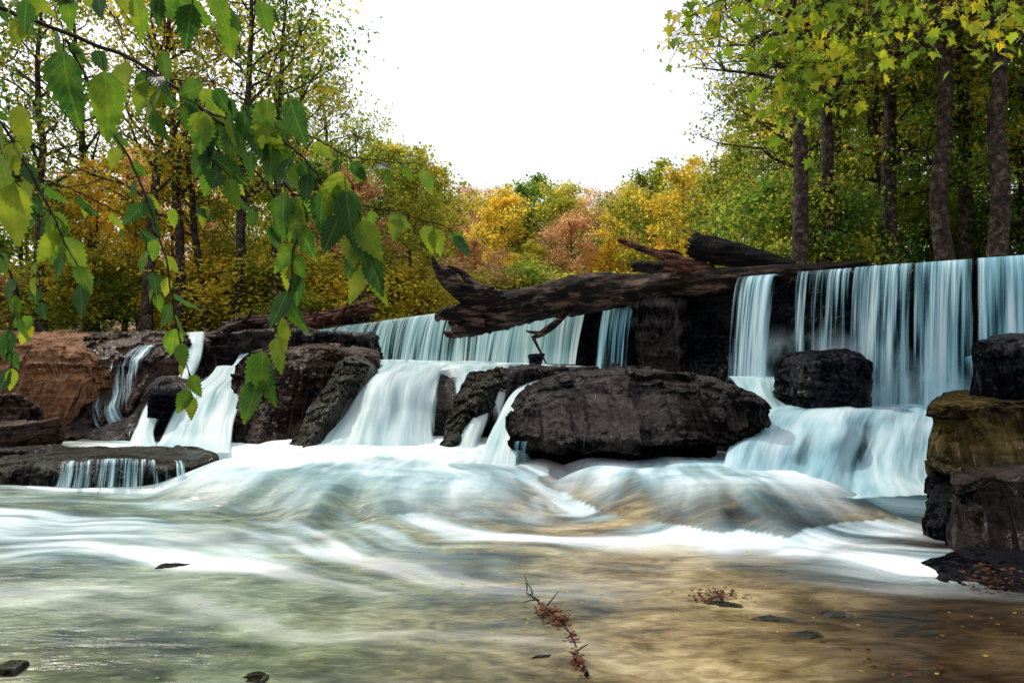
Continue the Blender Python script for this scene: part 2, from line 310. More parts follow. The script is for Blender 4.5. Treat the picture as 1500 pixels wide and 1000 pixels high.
LOGC = bark_mat('charred_log', (.002, .002, .003), (.008, .007, .007), (.045, .038, .036), sc=4., stretch=(.5, 1, 2.5), dist=.1)
TWIG = bark_mat('twig_bark', (.01, .007, .006), (.03, .018, .015), (.07, .04, .03), sc=30., dist=.004)

def ground_mat():
    m, nt, nd, L = newmat('forest_floor')
    g = N(nt, 'ShaderNodeNewGeometry')
    n = N(nt, 'ShaderNodeTexNoise', i_Scale=.7, i_Detail=12., i_Roughness=.7); L.new(g.outputs['Position'], n.inputs['Vector'])
    r = ramp(nt, [(.35, (.035, .03, .01)), (.48, (.14, .10, .03)), (.56, (.28, .17, .05)), (.7, (.12, .13, .03))]); L.new(n.outputs[0], r.inputs[0])
    b = N(nt, 'ShaderNodeBsdfPrincipled', i_Roughness=.9); L.new(r.outputs[0], b.inputs['Base Color'])
    bp = N(nt, 'ShaderNodeBump', i_Strength=.8, i_Distance=.1); L.new(n.outputs[0], bp.inputs['Height']); L.new(bp.outputs[0], b.inputs['Normal'])
    o = N(nt, 'ShaderNodeOutputMaterial'); L.new(b.outputs[0], o.inputs[0])
    return m
GROUND = ground_mat()

# ---------------------------------------------------------------- dam path
dam_pts = [(-60, 31.5), (-40, 31), (-24, 30), (-14, 29), (-8.9, 28), (-5.2, 22.8), (-1.95, 17.6), (.2, 14.5), (1.64, 12.5), (3.15, 10.3), (4.6, 9.0), (6, 8.0), (7.6, 7.1), (10, 6.2), (14, 5.2)]
dp = resample([(a, b, 0) for a, b in dam_pts], 1500)
seg = np.linalg.norm(np.diff(dp, axis=0), axis=1); arc = np.concatenate([[0], np.cumsum(seg)])
def damY(x): return np.interp(x, dp[:, 0], dp[:, 1])
dT = np.gradient(dp, axis=0); dT /= np.linalg.norm(dT, axis=1)[:, None]
dN = np.stack([dT[:, 1], -dT[:, 0], 0*dT[:, 0]], 1)       # towards downstream
dpx = 750+1000*dp[:, 0]/dp[:, 1]
def s_px(px): return float(np.interp(px, dpx, arc))
CREST = 2.4

# dam wall: rough irregular ledges
s0, s1 = arc[0], arc[-1]
ss = np.concatenate([np.arange(s0, s_px(430), .4), np.arange(s_px(430), s_px(860), .06), np.arange(s_px(860), s1, .03)])
px_ = np.stack([np.interp(ss, arc, dp[:, k]) for k in range(3)], 1); nx_ = np.stack([np.interp(ss, arc, dN[:, k]) for k in range(3)], 1)
rows = [(-.75, CREST-.02, 0), (-.3, CREST, 0), (-.04, CREST-.005, 0)] + [(0.0, z, 1) for z in np.linspace(CREST-.03, -.4, 110)]
V = []
for off, z, fl in rows:
    q = px_+nx_*off; q = q.copy(); q[:, 2] = z
    if fl:
        w1 = fbm(np.stack([ss*.8, np.full(len(ss), z*1.2), 0*ss], 1), 3, 77)
        w2 = fbm(np.stack([ss*.8, np.full(len(ss), z*1.2), 0*ss+7], 1), 3, 78)
        zz = z+.16*w1; sx_ = ss+.40*w2
        course = np.floor(zz/.30).astype(np.int64)
        blk = np.floor(sx_/.8+.7*_h(course, course*0, course*0, 2)).astype(np.int64)
        j = _h(blk, course, np.zeros(len(ss), np.int64), 3)
        c2 = np.floor(zz/.12).astype(np.int64); b2 = np.floor(sx_/.3+.6*_h(c2, c2*0, c2*0, 4)).astype(np.int64); j2 = _h(b2, c2, c2*0, 6)
        d = (j-.5)*.24+(j2-.5)*.12+np.floor((2.4-z)/.42)*.06
        d = d+.12*fbm(np.stack([ss*1.8, np.full(len(ss), z*3), 0*ss], 1), 6, 5, .62)
        q += nx_*(d*sm(np.full(len(ss), 2.42-z), 0, .12))[:, None]
    else:
        q[:, 2] += .015*vn(np.stack([ss*1.5, 0*ss+off, 0*ss], 1), 9)
    V.append(q)
V = np.stack(V, 1).reshape(-1, 3)
o = meshnp('dam_wall', V, gridF(len(ss), len(rows)), ROCKB, origin=(3, 10.3, 0))
tag(o, 'long dark stone dam with water spilling over its crest', 'dam')
ss2 = np.arange(s0, s_px(450), .4)
a_ = np.stack([np.interp(ss2, arc, dp[:, k]) for k in range(3)], 1); n_ = np.stack([np.interp(ss2, arc, dN[:, k]) for k in range(3)], 1)
rr = [(-.8, 2.47), (.05, 2.48), (.14, 2.45), (.16, 2.0), (.2, 1.2)]
V = np.stack([np.c_[(a_+n_*of)[:, :2], np.full(len(ss2), z)+.03*vn(np.stack([ss2, 0*ss2+of, 0*ss2], 1), 2)] for of, z in rr], 1).reshape(-1, 3)
o = meshnp('weir_wall', V, gridF(len(ss2), len(rr)), CRUST, origin=(-20, 29, 1)); tag(o, 'low pale concrete weir wall across the river', 'weir')

# ---------------------------------------------------------------- terrain
gx = np.unique(np.concatenate([np.linspace(-320, -30, 60), np.arange(-30, 30, .6), np.linspace(30, 320, 60)]))
gy = np.unique(np.concatenate([np.linspace(-60, -4, 12), np.arange(-4, 60, .6), np.linspace(60, 420, 60)]))
GX, GY = np.meshgrid(gx, gy, indexing='ij')
def ground_h(x, y):
    dy = damY(np.clip(x, -59, 13))
    up = sm(y-dy, .9, 2.6)
    xc = -4-.05*(y-20); ch = 1-sm(np.abs(x-xc), 7, 12); ch = ch*(1-sm(y, 42, 50))
    bank = 2.55+.25*fbm(np.stack([x*.1, y*.1, 0*x], -1), 3, 4)+sm(y, 38, 75)*2.2+sm(y, 60, 160)*5+sm(-x, 14, 60)*2.5+sm(x, 10, 60)*3
    upz = bank*(1-ch)+1.7*ch
    left = sm(-x, 11, 16); right = sm(x, 7, 10)
    dn = -.7+left*2.9+right*3.0
    return dn*(1-up)+upz*up
GZ = ground_h(GX, GY)
o = meshnp('ground', np.stack([GX, GY, GZ], -1).reshape(-1, 3), gridF(len(gx), len(gy)), GROUND); o['kind'] = 'structure'; o['label'] = 'leaf covered forest floor and river banks'; o['category'] = 'ground'
wx = np.linspace(-60, 14, 200); ts = np.linspace(0, 1, 40)
WX = np.repeat(wx[:, None], 40, 1); WY = (damY(wx)+.35)[:, None]*(1-ts)+60*ts
V = np.stack([WX, WY, np.full_like(WX, CREST+.012)], -1).reshape(-1, 3)
o = meshnp('river_water', V, gridF(200, 40), POOL, attrs={'foam': np.full(len(V), .1), 'olive': np.full(len(V), .5), 'dark': np.full(len(V), .3), 'streak': np.full(len(V), .3)}); o['kind'] = 'structure'; o['label'] = 'calm river above the dam'; o['category'] = 'water'

# ---------------------------------------------------------------- riverbed
bx = np.arange(-13, 9.5, .06); by = np.concatenate([np.arange(.2, 6, .2), np.arange(6, 13, .05), np.arange(13, 30, .12)])
BX, BY = np.meshgrid(bx, by, indexing='ij')
def bed(x, y):
    wob = .45*fbm(np.stack([x*.9, y*.4, 0*x], -1), 4, 8)
    A = -.12+1.10*sm(y+wob, 8.4, 10.2)
    B = -.12+1.05*sm(y+wob, 6.9, 8.4)
    C = -.12+.64*sm(y+wob*.5, 6.3, 7.6)
    w1 = sm(x, -.1, .3); w2 = sm(x, 2.5, 2.9)
    z = A*(1-w1)+B*w1; z = z*(1-w2)+C*w2
    return z
BZ = bed(BX, BY)
BZ += (.16*fbm(np.stack([BX*1.7, BY*1.7, BZ*1.5], -1), 5, 12, .58)-.03)*sm(BY, 5, 8)
BZ = np.where(BY > damY(BX)+.1, -.5, BZ)
o = meshnp('riverbed', np.stack([BX, BY, BZ], -1).reshape(-1, 3), gridF(len(bx), len(by)), ROCK); o['kind'] = 'structure'; o['label'] = 'stepped wet rock ledges under the river'; o['category'] = 'riverbed'

# ---------------------------------------------------------------- lower pool water
lx = np.arange(-10, 7.5, .028); ly = np.arange(.2, 9.6, .024)
X, Y = np.meshgrid(lx, ly, indexing='ij')
low = fbm(np.stack([X*.6, Y*.6, 0*X], -1), 3, 21)
def ell(cx, cy, rx, ry, seed, back):
    dx = (X-cx)/rx; dy = (Y-cy)/ry; ang = np.arctan2(dy, dx)
    wob = .15*vn(np.stack([np.cos(ang)*2.2+5, np.sin(ang)*2.2, 0*X], -1), seed)+.06*vn(np.stack([np.cos(ang)*7+5, np.sin(ang)*7, 0*X], -1), seed+1)
    r = np.sqrt(dx*dx+dy*dy)*(1+wob)
    a2 = np.arctan2(X-cx, (cy+back)-Y); rad = np.hypot(X-cx, (cy+back)-Y)
    a2 = a2+.05*fbm(np.stack([X*.9, Y*.9, 0*X], -1), 3, seed+8)
    st = fbm(np.stack([a2*back*5, rad*.55, 0*X], -1), 5, seed+3, .6)
    st = .7*st+.5*fbm(np.stack([X*1.1, Y*1.3, 0*X], -1), 3, seed+5)
    return r, st
r1, st1 = ell(-1.25, 7.6, 2.35, 2.85, 31, 4.0)
r2, st2 = ell(1.8, 6.4, 1.66, 2.0, 41, 3.0)
h1 = (1-sm(r1, .68, 1.0)); h2 = (1-sm(r2, .55, 1.0))
back = sm(Y, 7.3, 8.3)
Z = np.maximum.reduce([.22*h1, .24*h2, .18*back])
lump = fbm(np.stack([X*1.6, Y*2.2, 0*X], -1), 3, 55)
Z = Z+.006*fbm(np.stack([X*2, Y*5, 0*X], -1), 3, 51)+.02*low+.03*lump*np.maximum(h1, h2)
wpx = fbm(np.stack([X*.5, Y*.8, 0*X], -1), 3, 61); wpy = fbm(np.stack([X*.9, Y*1.4, 0*X+4], -1), 3, 62)
psi = Y+.30*X+.55*wpx+.16*wpy
stf = fbm(np.stack([X*.5, psi*3.0, 0*X], -1), 5, 71, .55)
stf2 = fbm(np.stack([X*1.3, psi*9, 0*X], -1), 4, 72, .6)
stk = np.clip(.45+.9*stf+.4*stf2, 0, 1)
F = np.zeros_like(X)
rearL = sm(Y+.3*lump, 6.0, 7.2)*(1-sm(X, .2, .7))*(1-sm(-X, 4.6, 6.0))
F = np.maximum(F, rearL*(.92+.4*stf))
rearR = sm(Y+.2*lump, 4.9, 5.6)*sm(X, 1.1, 1.7)*(1-sm(X, 4.4, 5.0))
F = np.maximum(F, rearR*(.85+.5*stf))
brown1 = sm(X-.35*(7-Y)+.5*wpx, -.8, .3)
dome1 = h1*(1-.85*brown1)*(.84+.7*st1)
F = np.maximum(F, dome1)
dome2 = h2*(.54+.45*sm(Y+.25*lump, 5.1, 6.0)+.75*st2-.12*sm(-X, -1.2, -.6))
F = np.maximum(F, dome2)
skirt1 = np.exp(-np.clip(r1-.95, 0, 9)**2/.03)*(r1 > .88)*(1-.75*brown1)
skirt2 = np.exp(-np.clip(r2-.95, 0, 9)**2/.016)*(r2 > .88)
F = np.maximum(F, skirt1*(.55+1.0*stf+.4*stf2)); F = np.maximum(F, skirt2*(.55+1.1*stf+.5*stf2))
leftf = sm(-X+.4*wpx, .8, 2.8)*sm(Y+.35*wpy+.14*X, 3.1, 4.4)*(1-sm(Y, 6.9, 7.8)*sm(-X, 4, 5))
F = np.maximum(F, leftf*(.56+1.15*stf+.45*stf2))
bc = 4.42+.4*wpx
band = np.exp(-((Y-bc)/.42)**2)*(1-.6*sm(X, .0, 1.4))
F = np.maximum(F, band*(.50+1.1*stf+.45*stf2))
wr = np.exp(-(((X-2.35)/.6)**2+((Y-4.1)/.42)**2))
F = np.maximum(F, wr*(.6+1.6*stf+.7*stf2))
faint = sm(Y, 2.1, 4.2)*(1-.85*sm(X, -.2, 1.3))
F = np.maximum(F, faint*(.12+.70*np.clip(stf, 0, 1)+.25*np.clip(stf2, 0, 1)))
F = np.clip(F, 0, .97)
w1_ = sm(h1, 0, .3); w2_ = sm(h2, 0, .3)
stc = stk*(1-np.maximum(w1_, w2_))+np.where(w1_ > w2_, .52+1.0*st1, .46+1.0*st2)*np.maximum(w1_, w2_)
stc = .2*stk+.8*stc+.3*rearL+.15*rearR
olive = np.clip(sm(-X, -.9, 1.2)*.9+.35*low, 0, 1)
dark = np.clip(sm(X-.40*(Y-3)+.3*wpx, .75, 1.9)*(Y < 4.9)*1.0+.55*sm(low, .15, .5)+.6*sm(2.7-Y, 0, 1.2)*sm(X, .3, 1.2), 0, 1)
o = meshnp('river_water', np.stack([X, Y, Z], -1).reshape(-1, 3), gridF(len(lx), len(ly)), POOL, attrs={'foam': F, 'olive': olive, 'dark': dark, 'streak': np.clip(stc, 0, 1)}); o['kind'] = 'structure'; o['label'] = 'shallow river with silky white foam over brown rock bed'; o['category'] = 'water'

def ledge(x0, x1, yf, zf, seed, foam):
    xs = np.arange(x0, x1, .06); t = np.linspace(0, 1, 90)
    XX = np.repeat(xs[:, None], 90, 1); a = yf(xs)[:, None]; b = (damY(xs)-.02)[:, None]
    YY = a*(1-t)+b*t; ZZ = zf(XX, YY)+.03*fbm(np.stack([XX*1.3, YY*1.3, 0*XX], -1), 3, seed)
    ZZ -= .4*(1-sm(t, 0, .10))[None, :]
    n = XX.size
    o = meshnp('river_water', np.stack([XX, YY, ZZ], -1).reshape(-1, 3), gridF(len(xs), 90), POOL, attrs={'foam': np.clip(foam+.6*fbm(np.stack([XX*2, YY*2, 0*XX], -1), 3, seed+1), 0, 1), 'olive': np.full(n, .4), 'dark': np.full(n, .5), 'streak': np.clip(.5+.7*fbm(np.stack([XX*5, YY*1.2, 0*XX], -1), 3, seed+2), 0, 1)})
    o['kind'] = 'structure'; o['label'] = 'white water spreading over a rock ledge'; o['category'] = 'water'
ledge(-9, 2.75, lambda x: 10.35-1.3*sm(x, -.1, .4), lambda x, y: 1.06+.15*sm(y, 10.6, 14.5)-.12*sm(x, 1.2, 2.0)-.4*sm(x, 2.45, 2.75), 81, .7)
ledge(2.7, 9, lambda x: 7.7+0*x, lambda x, y: .63+.03*sm(y, 7.7, 9), 85, .85)

# ---------------------------------------------------------------- waterfalls over the dam
def curtain(pxa, pxb, zb, mat, dens, label, lip=.0, fade=.12, low=.8, whiteTop=0.1, seed=0, prof=None, name='waterfall', rag=.3):
    a, b = s_px(pxa), s_px(pxb)
    s = np.arange(a, b, .03 if pxa > 870 else .05); n = len(s)
    pos = np.stack([np.interp(s, arc, dp[:, k]) for k in range(3)], 1); nn = np.stack([np.interp(s, arc, dN[:, k]) for k in range(3)], 1)
    nt_ = 30; t = np.linspace(0, 1, nt_)
    zbv = zb if np.isscalar(zb) else np.interp(s, [a, b], zb)
    zbv = np.broadcast_to(zbv, (n,))
    T = np.repeat(t[None, :], n, 0)
    Sg = np.repeat(s[:, None], nt_, 1)
    fall = np.clip((T-.10)/.90, 0, 1)
    z = CREST+.03-(CREST+.03-zbv[:, None])*fall**1.15
    off = -.35+T/.10*.44
    off = np.where(T > .10, .15+.40*np.sqrt(np.clip(fall, 0, 1))+lip, off)
    off = off+.035*vn(np.stack([Sg*6, fall*.8, 0*Sg+seed], -1), 91)*fall+.05*vn(np.stack([Sg*1.7, fall, 0*Sg+seed], -1), 92)*fall
    Q = pos[:, None, :]+nn[:, None, :]*off[..., None]; Q[..., 2] = z
    ed = np.minimum(s-a, b-s); ef = sm(ed, 0, fade)
    ragged = rag*vn(np.stack([Sg*1.9, fall*.6, 0*Sg+seed], -1), 95)
    if prof is None:
        D = dens*ef[:, None]*(1-(1-low)*fall)+ragged*ef[:, None]
        D = np.where(T < .08, D*.8, D)
    else: D = dens*ef[:, None]*prof(fall)
    uv = np.stack([Sg, (CREST-z)], -1).reshape(-1, 2)
    W = whiteTop*(1-fall)+.30*sm(fall, .75, 1.)
    o = meshnp(name, Q.reshape(-1, 3), gridF(n, nt_), mat, uv=uv, attrs={'dens': np.clip(D, 0, 1), 'white': W}, origin=(pos[n//2][0], pos[n//2][1], float(zbv.min())))
    tag(o, label, 'waterfall', 'sheets of water falling over the dam')
curtain(438, 884, (1.22, 1.16), SILK_L, .80, 'wide pale green sheet of water over the dam', low=.95, fade=.2)
curtain(903, 956, 1.04, SILK_R, .80, 'narrow blue white sheet of water between dark stones', seed=3, fade=.08)
curtain(1084, 1150, .95, SILK_R, .62, 'thin streaked fall beside a dark opening', seed=5)
curtain(1166, 1262, .62, SILK_R, .74, 'blue white fall striking a black boulder', seed=7, low=.85)
curtain(1246, 1350, .60, SILK_R, .62, 'thin silky threads of falling water', seed=9, lip=.03, low=.9)
curtain(1332, 1436, .60, SILK_R, .74, 'full blue white fall over dark dam stones', seed=11, low=.85)
curtain(1424, 1545, .62, SILK_R, .74, 'streaked fall behind stacked boulders', seed=22, lip=.03, low=.9, rag=.16)
curtain(1530, 1800, .62, SILK_R, .72, 'streaked fall behind stacked boulders', seed=15, rag=.2)
curtain(1090, 1600, .58, SILK_M, .74, 'soft spray at the foot of the falls', seed=17, lip=.16, prof=lambda f: sm(f, .30, .95), fade=.6)
curtain(1160, 1560, .58, SILK_M, .66, 'soft spray at the foot of the falls', seed=18, lip=.34, prof=lambda f: sm(f, .55, 1.0), fade=.6)

# ---------------------------------------------------------------- rocks
BV = {}
def cells(V, fr, seed, an=(1, 1, 1.8)):
    w = V+.16*np.stack([fbm(V*1.3+9, 3, seed+40), fbm(V*1.3+19, 3, seed+41), fbm(V*1.3+29, 3, seed+42)], 1)
    c = np.floor(w*fr*np.array(an)+seed*.37).astype(np.int64)
    return _h(c[:, 0], c[:, 1], c[:, 2], seed)-.5
def chisel(V, seed, k=18, keep=(.76, .95)):
    """cut the block with random planes so it gets flat broken faces"""
    rng = np.random.RandomState(seed+500); lo = V.min(0); hi = V.max(0); c = (lo+hi)/2; half = (hi-lo)/2+1e-6
    p = (V-c)/half
    for _ in range(k):
        n = rng.normal(0, 1, 3)*np.array([1, 1, .9]); n[1] = -abs(n[1])*.8 if rng.rand() < .7 else n[1]; n /= np.linalg.norm(n)
        h = np.abs(n).sum()*rng.uniform(*keep)
        ex = np.clip(p@n-h, 0, None); p = p-ex[:, None]*n*.97
    return p*half+c
def displace(V, F, amp, seed, strata=.5, sc=1.6, blocky=.8, cut=(.76, .95)):
    if cut: V = chisel(V, seed, keep=cut)
    me = bpy.data.meshes.new('tmp'); me.from_pydata(V.tolist(), [], F.tolist()); me.update()
    nm = np.zeros(len(V)*3, np.float32); me.vertices.foreach_get('normal', nm); nm = nm.reshape(-1, 3); bpy.data.meshes.remove(me)
    a = fbm(V*sc+seed, 6, seed, .58); b = 1-2*np.abs(fbm(V*sc*1.2+seed*3, 4, seed+9, .6))
    zz = V[:, 2]*6.5+.9*V[:, 0]+.5*fbm(V*1.1, 3, seed+12)
    lay = _h(np.floor(zz).astype(np.int64), np.zeros(len(V), np.int64), np.zeros(len(V), np.int64), seed+5)-.5      # flat bedding layers
    c = cells(V, 1.5, seed)*1.2+cells(V, 3.6, seed+3)*.6
    f = fbm(V*9, 4, seed+70, .65)*.32
    side = (1-np.abs(nm[:, 2]))
    return V+nm*(amp*(.55*a+.3*b-.2+strata*1.1*lay*side+blocky*c+f))[:, None]

def slab(name, stations, mat, label, amp=.07, seed=1, nx=170, na=170, e=.26, strata=.8, sc=1.6, key=None, blocky=.9, cut=(.76, .95)):
    """stations: (x, y_front_bottom, y_front_top, y_back, z_top_front, z_top_back, z_bottom)"""
    st = np.array(stations, float); S_ = resample(st, nx)
    s = np.linspace(-1, 1, nx); scl = (1-np.abs(s)**9)**(1/6.)
    a = np.linspace(0, 2*np.pi, na, endpoint=False)
    c = np.sign(np.cos(a))*np.abs(np.cos(a))**e; d = np.sign(np.sin(a))*np.abs(np.sin(a))**e
    V = np.zeros((nx, na, 3))
    for i in range(nx):
        x, yfb, yft, yb, ztf, ztb, zb = S_[i]
        U = (c+1)/2; W = (d+1)/2
        yy = (yfb*(1-W)+yft*W)*(1-U)+yb*U; zz = zb*(1-W)+(ztf*(1-U)+ztb*U)*W
        my, mz = yy.mean(), zz.mean()
        V[i, :, 0] = x; V[i, :, 1] = my+(yy-my)*scl[i]; V[i, :, 2] = mz+(zz-mz)*scl[i]
    V = V.reshape(-1, 3)
    i = np.arange(nx-1)[:, None]; j = np.arange(na)[None, :]; jn = (j+1) % na
    F = np.stack([i*na+j, (i+1)*na+j, (i+1)*na+jn, i*na+jn], -1).reshape(-1, 4)
    V = displace(V, F, amp, seed, strata, sc, blocky, cut)
    if key: BV[key] = BVHTree.FromPolygons(V.tolist(), F.tolist())
    o = meshnp(name, V, F, mat, origin=(V[:, 0].mean(), V[:, 1].mean(), V[:, 2].min()))
    return tag(o, label, 'rock')

def ico(sub):
    import bmesh
    bm = bmesh.new(); bmesh.ops.create_icosphere(bm, subdivisions=sub, radius=1)
    V = np.array([v.co[:] for v in bm.verts]); F = np.array([[v.index for v in f.verts] for f in bm.faces]); bm.free(); return V, F
ICO6 = ico(6); ICO5 = ico(5); ICO4 = ico(4)
def boulder(c, half, mat, label, seed=1, rot=0, tilt=0, amp=.06, k=16, base=ICO6, name='boulder', sc=2., key=None, cut=(.78, .95)):
    rng = np.random.RandomState(seed); V, F = base; V = V/np.linalg.norm(V, axis=1)[:, None]
    nrm = [(1, 0, 0), (-1, 0, 0), (0, 1, 0), (0, -1, 0), (0, 0, 1), (0, 0, -1)]; hs = [1]*6
    nrm = [np.array(n)+rng.normal(0, .13, 3) for n in nrm]
    for _ in range(6): nrm.append(rng.normal(0, 1, 3)); hs.append(rng.uniform(1.0, 1.3))
    q = 0
    for n, h in zip(nrm, hs):
        n = n/np.linalg.norm(n); q = q+np.clip(V@n/h, 0, 9)**k
    V = V*(q**(-1./k))[:, None]*np.array(half)
    cr, sr = math.cos(rot), math.sin(rot); ct, s_t = math.cos(tilt), math.sin(tilt)
    V = V@np.array([[ct, 0, s_t], [0, 1, 0], [-s_t, 0, ct]]).T
    V = V@np.array([[cr, -sr, 0], [sr, cr, 0], [0, 0, 1]]).T
    V = displace(V, F, amp, seed, .7, sc, cut=cut)+np.array(c)
    if key: BV[key] = BVHTree.FromPolygons(V.tolist(), F.tolist())
    o = meshnp(name, V, F, mat, origin=(c[0], c[1], V[:, 2].min()))
    return tag(o, label, 'rock')

slab('boulder', [(-.02, 6.55, 6.85, 7.6, .62, .68, .38), (.15, 6.45, 6.9, 8.2, .78, .86, .36), (.45, 6.38, 7.1, 8.6, .92, 1.02, .34), (.9, 6.3, 7.4, 8.8, 1.06, 1.15, .38), (1.35, 6.32, 7.3, 8.8, 1.08, 1.15, .35), (1.8, 6.3, 7.1, 8.6, 1.06, 1.12, .38), (2.1, 6.42, 7.0, 8.0, 1.0, 1.05, .38), (2.34, 6.5, 6.8, 7.4, .90, .94, .48), (2.52, 6.6, 6.8, 7.2, .78, .80, .56)],
     ROCK, 'large dark slab boulder overhanging the pool', amp=.07, seed=3, nx=300, na=260, sc=1.5, strata=1.1, blocky=1.2, cut=(.80, .96))
slab('boulder', [(.1, 6.85, 6.9, 8.2, .5, .5, -.2), (.9, 6.75, 6.8, 8.3, .5, .5, -.2), (1.6, 6.8, 6.8, 8.3, .5, .5, -.2), (2.15, 6.6, 6.8, 7.6, .55, .5, -.2)], ROCKB, 'black wet base rock beneath a slab boulder', amp=.08, seed=5)
slab('boulder', [(-7.2, 9.6, 10.8, 13, 1.55, 1.66, -.1), (-6.8, 9.2, 10.6, 13, 1.60, 1.70, -.1), (-6.4, 9.0, 10.5, 13, 1.66, 1.72, -.1), (-5.9, 8.8, 10.6, 13, 1.66, 1.72, -.1), (-5.4, 8.9, 10.7, 13, 1.64, 1.72, -.1), (-5.0, 9.3, 10.9, 12.6, 1.55, 1.64, -.1)],
     ROCKBR, 'broad dark boulder with water trickles', amp=.10, seed=8, nx=240, na=220, e=.36, sc=.9, key='left')
slab('boulder', [(-10.5, 8.6, 9.8, 12.6, 1.62, 1.72, -.1), (-9, 8.5, 9.2, 12.6, 1.62, 1.72, -.1), (-8, 8.5, 9.2, 12.6, 1.60, 1.70, -.1), (-7.1, 8.5, 9.4, 12, 1.55, 1.66, -.1), (-6.3, 8.6, 9.7, 11.8, 1.34, 1.5, -.1), (-5.8, 9.0, 9.9, 11.2, 1.0, 1.2, -.1)],
     ROCKT, 'weathered tan sandstone outcrop with fallen leaves', amp=.13, seed=11, sc=1.2, e=.36, strata=1.1)
slab('boulder', [(-8, 7.9, 8.4, 10.5, .42, .5, -.2), (-7, 8.0, 8.5, 10.5, .42, .5, -.2), (-6.4, 8.2, 8.6, 10.2, .34, .4, -.2), (-5.7, 8.5, 8.8, 10.2, .2, .3, -.2)], ROCKBR, 'brown broken rock shelf by the water', amp=.11, seed=13, sc=1.8)
slab('boulder', [(-3.98, 8.9, 9.6, 11.8, 1.22, 1.34, -.1), (-3.6, 8.6, 9.6, 12, 1.37, 1.46, -.1), (-3.1, 8.45, 9.5, 12, 1.39, 1.49, -.1), (-2.6, 8.6, 9.6, 12, 1.37, 1.44, -.1), (-2.25, 9.2, 10, 12, 1.30, 1.34, -.1), (-2.0, 9.8, 10.4, 11.8, 1.2, 1.2, .1)],
     ROCKBR, 'dark angular boulder with pale top edge', amp=.085, seed=17, nx=240, na=200, e=.22, sc=1.4, strata=1.0)  # the rock material colours up-facing faces and ridges paler
def wedge(rows, mat, label, seed, amp=.09):
    nu, nv = 90, 120
    R = np.array([resample([P(*q) for q in r], nu) for r in rows]); G = resample(R.reshape(len(R), -1), nv).reshape(nv, nu, 3)
    n = fbm(G*2.2, 6, seed, .6); n2 = 1-2*np.abs(fbm(G*3, 4, seed+1, .6)); c = cells(G.reshape(-1, 3), 3.0, seed).reshape(nv, nu)
    G[..., 1] -= amp*(n+n2*.6+c*.9); G[..., 2] += amp*.7*(n+n2*.4+c*.7)
    back = G.copy(); back[..., 1] += .9; back[..., 2] -= .35; m = nu*nv
    V = np.concatenate([G.reshape(-1, 3), back.reshape(-1, 3)]); F1 = gridF(nv, nu); F2 = F1[:, ::-1]+m
    idx = np.arange(m).reshape(nv, nu); ring = np.concatenate([idx[0, :], idx[1:, -1], idx[-1, -2::-1], idx[-2:0:-1, 0]]); rn = np.roll(ring, -1)
    F3 = np.stack([ring, rn, rn+m, ring+m], 1)
    o = meshnp('boulder', V, np.concatenate([F1, F2, F3]), mat, origin=(V[:, 0].mean(), V[:, 1].mean(), V[:, 2].min())); tag(o, label, 'rock')
wedge([[(505, 522, 9.9), (525, 520, 9.9), (548, 530, 9.9)], [(488, 550, 9.3), (512, 548, 9.2), (538, 552, 9.4)], [(462, 590, 8.8), (490, 590, 8.6), (512, 590, 8.9)], [(440, 628, 8.4), (462, 630, 8.2), (486, 632, 8.5)], [(420, 655, 8.1), (445, 665, 7.9), (465, 665, 8.1)]], ROCKF, 'slanting mossy rock fin beside white water', 19)
wedge([[(690, 545, 9.9), (730, 540, 9.9), (765, 548, 9.9)], [(672, 570, 9.2), (712, 563, 9.1), (745, 568, 9.3)], [(660, 605, 8.7), (690, 600, 8.5), (722, 600, 8.8)], [(650, 640, 8.3), (670, 638, 8.1), (692, 640, 8.4)], [(640, 668, 7.9), (660, 675, 7.75), (680, 670, 7.9)]], ROCKF, 'mossy slanting rock splitting the cascade', 23, amp=.1)
boulder(P(790, 563, 9.2), (.42, .5, .24), ROCK, 'small wet rock at the cascade lip', 27, amp=.06)
boulder(P(835, 556, 9.3), (.30, .5, .16), ROCK, 'small wet rock at the cascade lip', 28, amp=.05)
boulder(P(1204, 564, 8.1), (.44, .45, .37), ROCKB, 'black boulder wetted by the falls', 31, amp=.06, rot=.1)
boulder(P(1248, 545, 8.4), (.18, .2, .2), ROCKB, 'small black stone beside a boulder', 33, amp=.04)
boulder(P(785, 527, 11.5), (.12, .12, .1), ROCKB, 'tiny dark stone in the stream', 34, amp=.02, base=ICO4)
boulder(P(240, 610, 9.3), (.22, .4, .4), ROCKB, 'dark rock splitting a small cascade', 35, rot=.3)
boulder((-5.2, 12.4, 1.3), (1.2, .9, .36), ROCK, 'flat dark rock under driftwood', 36, amp=.08)
boulder((-3.9, 13.2, 1.35), (1.3, .9, .42), ROCK, 'flat dark rock under driftwood', 37, amp=.08)
boulder(P(915, 500, 11.9)+np.array([.1, .25, -.2]), (.28, .45, .95), ROCKB, 'black stone pier in the dam face', 40, rot=-.6, k=22, amp=.06, cut=(.86, .98))
boulder(P(985, 492, 10.8)+np.array([0, .3, -.2]), (.42, .4, .85), ROCK, 'black squared stone pier under the log', 41, rot=-.7, k=26, amp=.07, cut=(.86, .98))
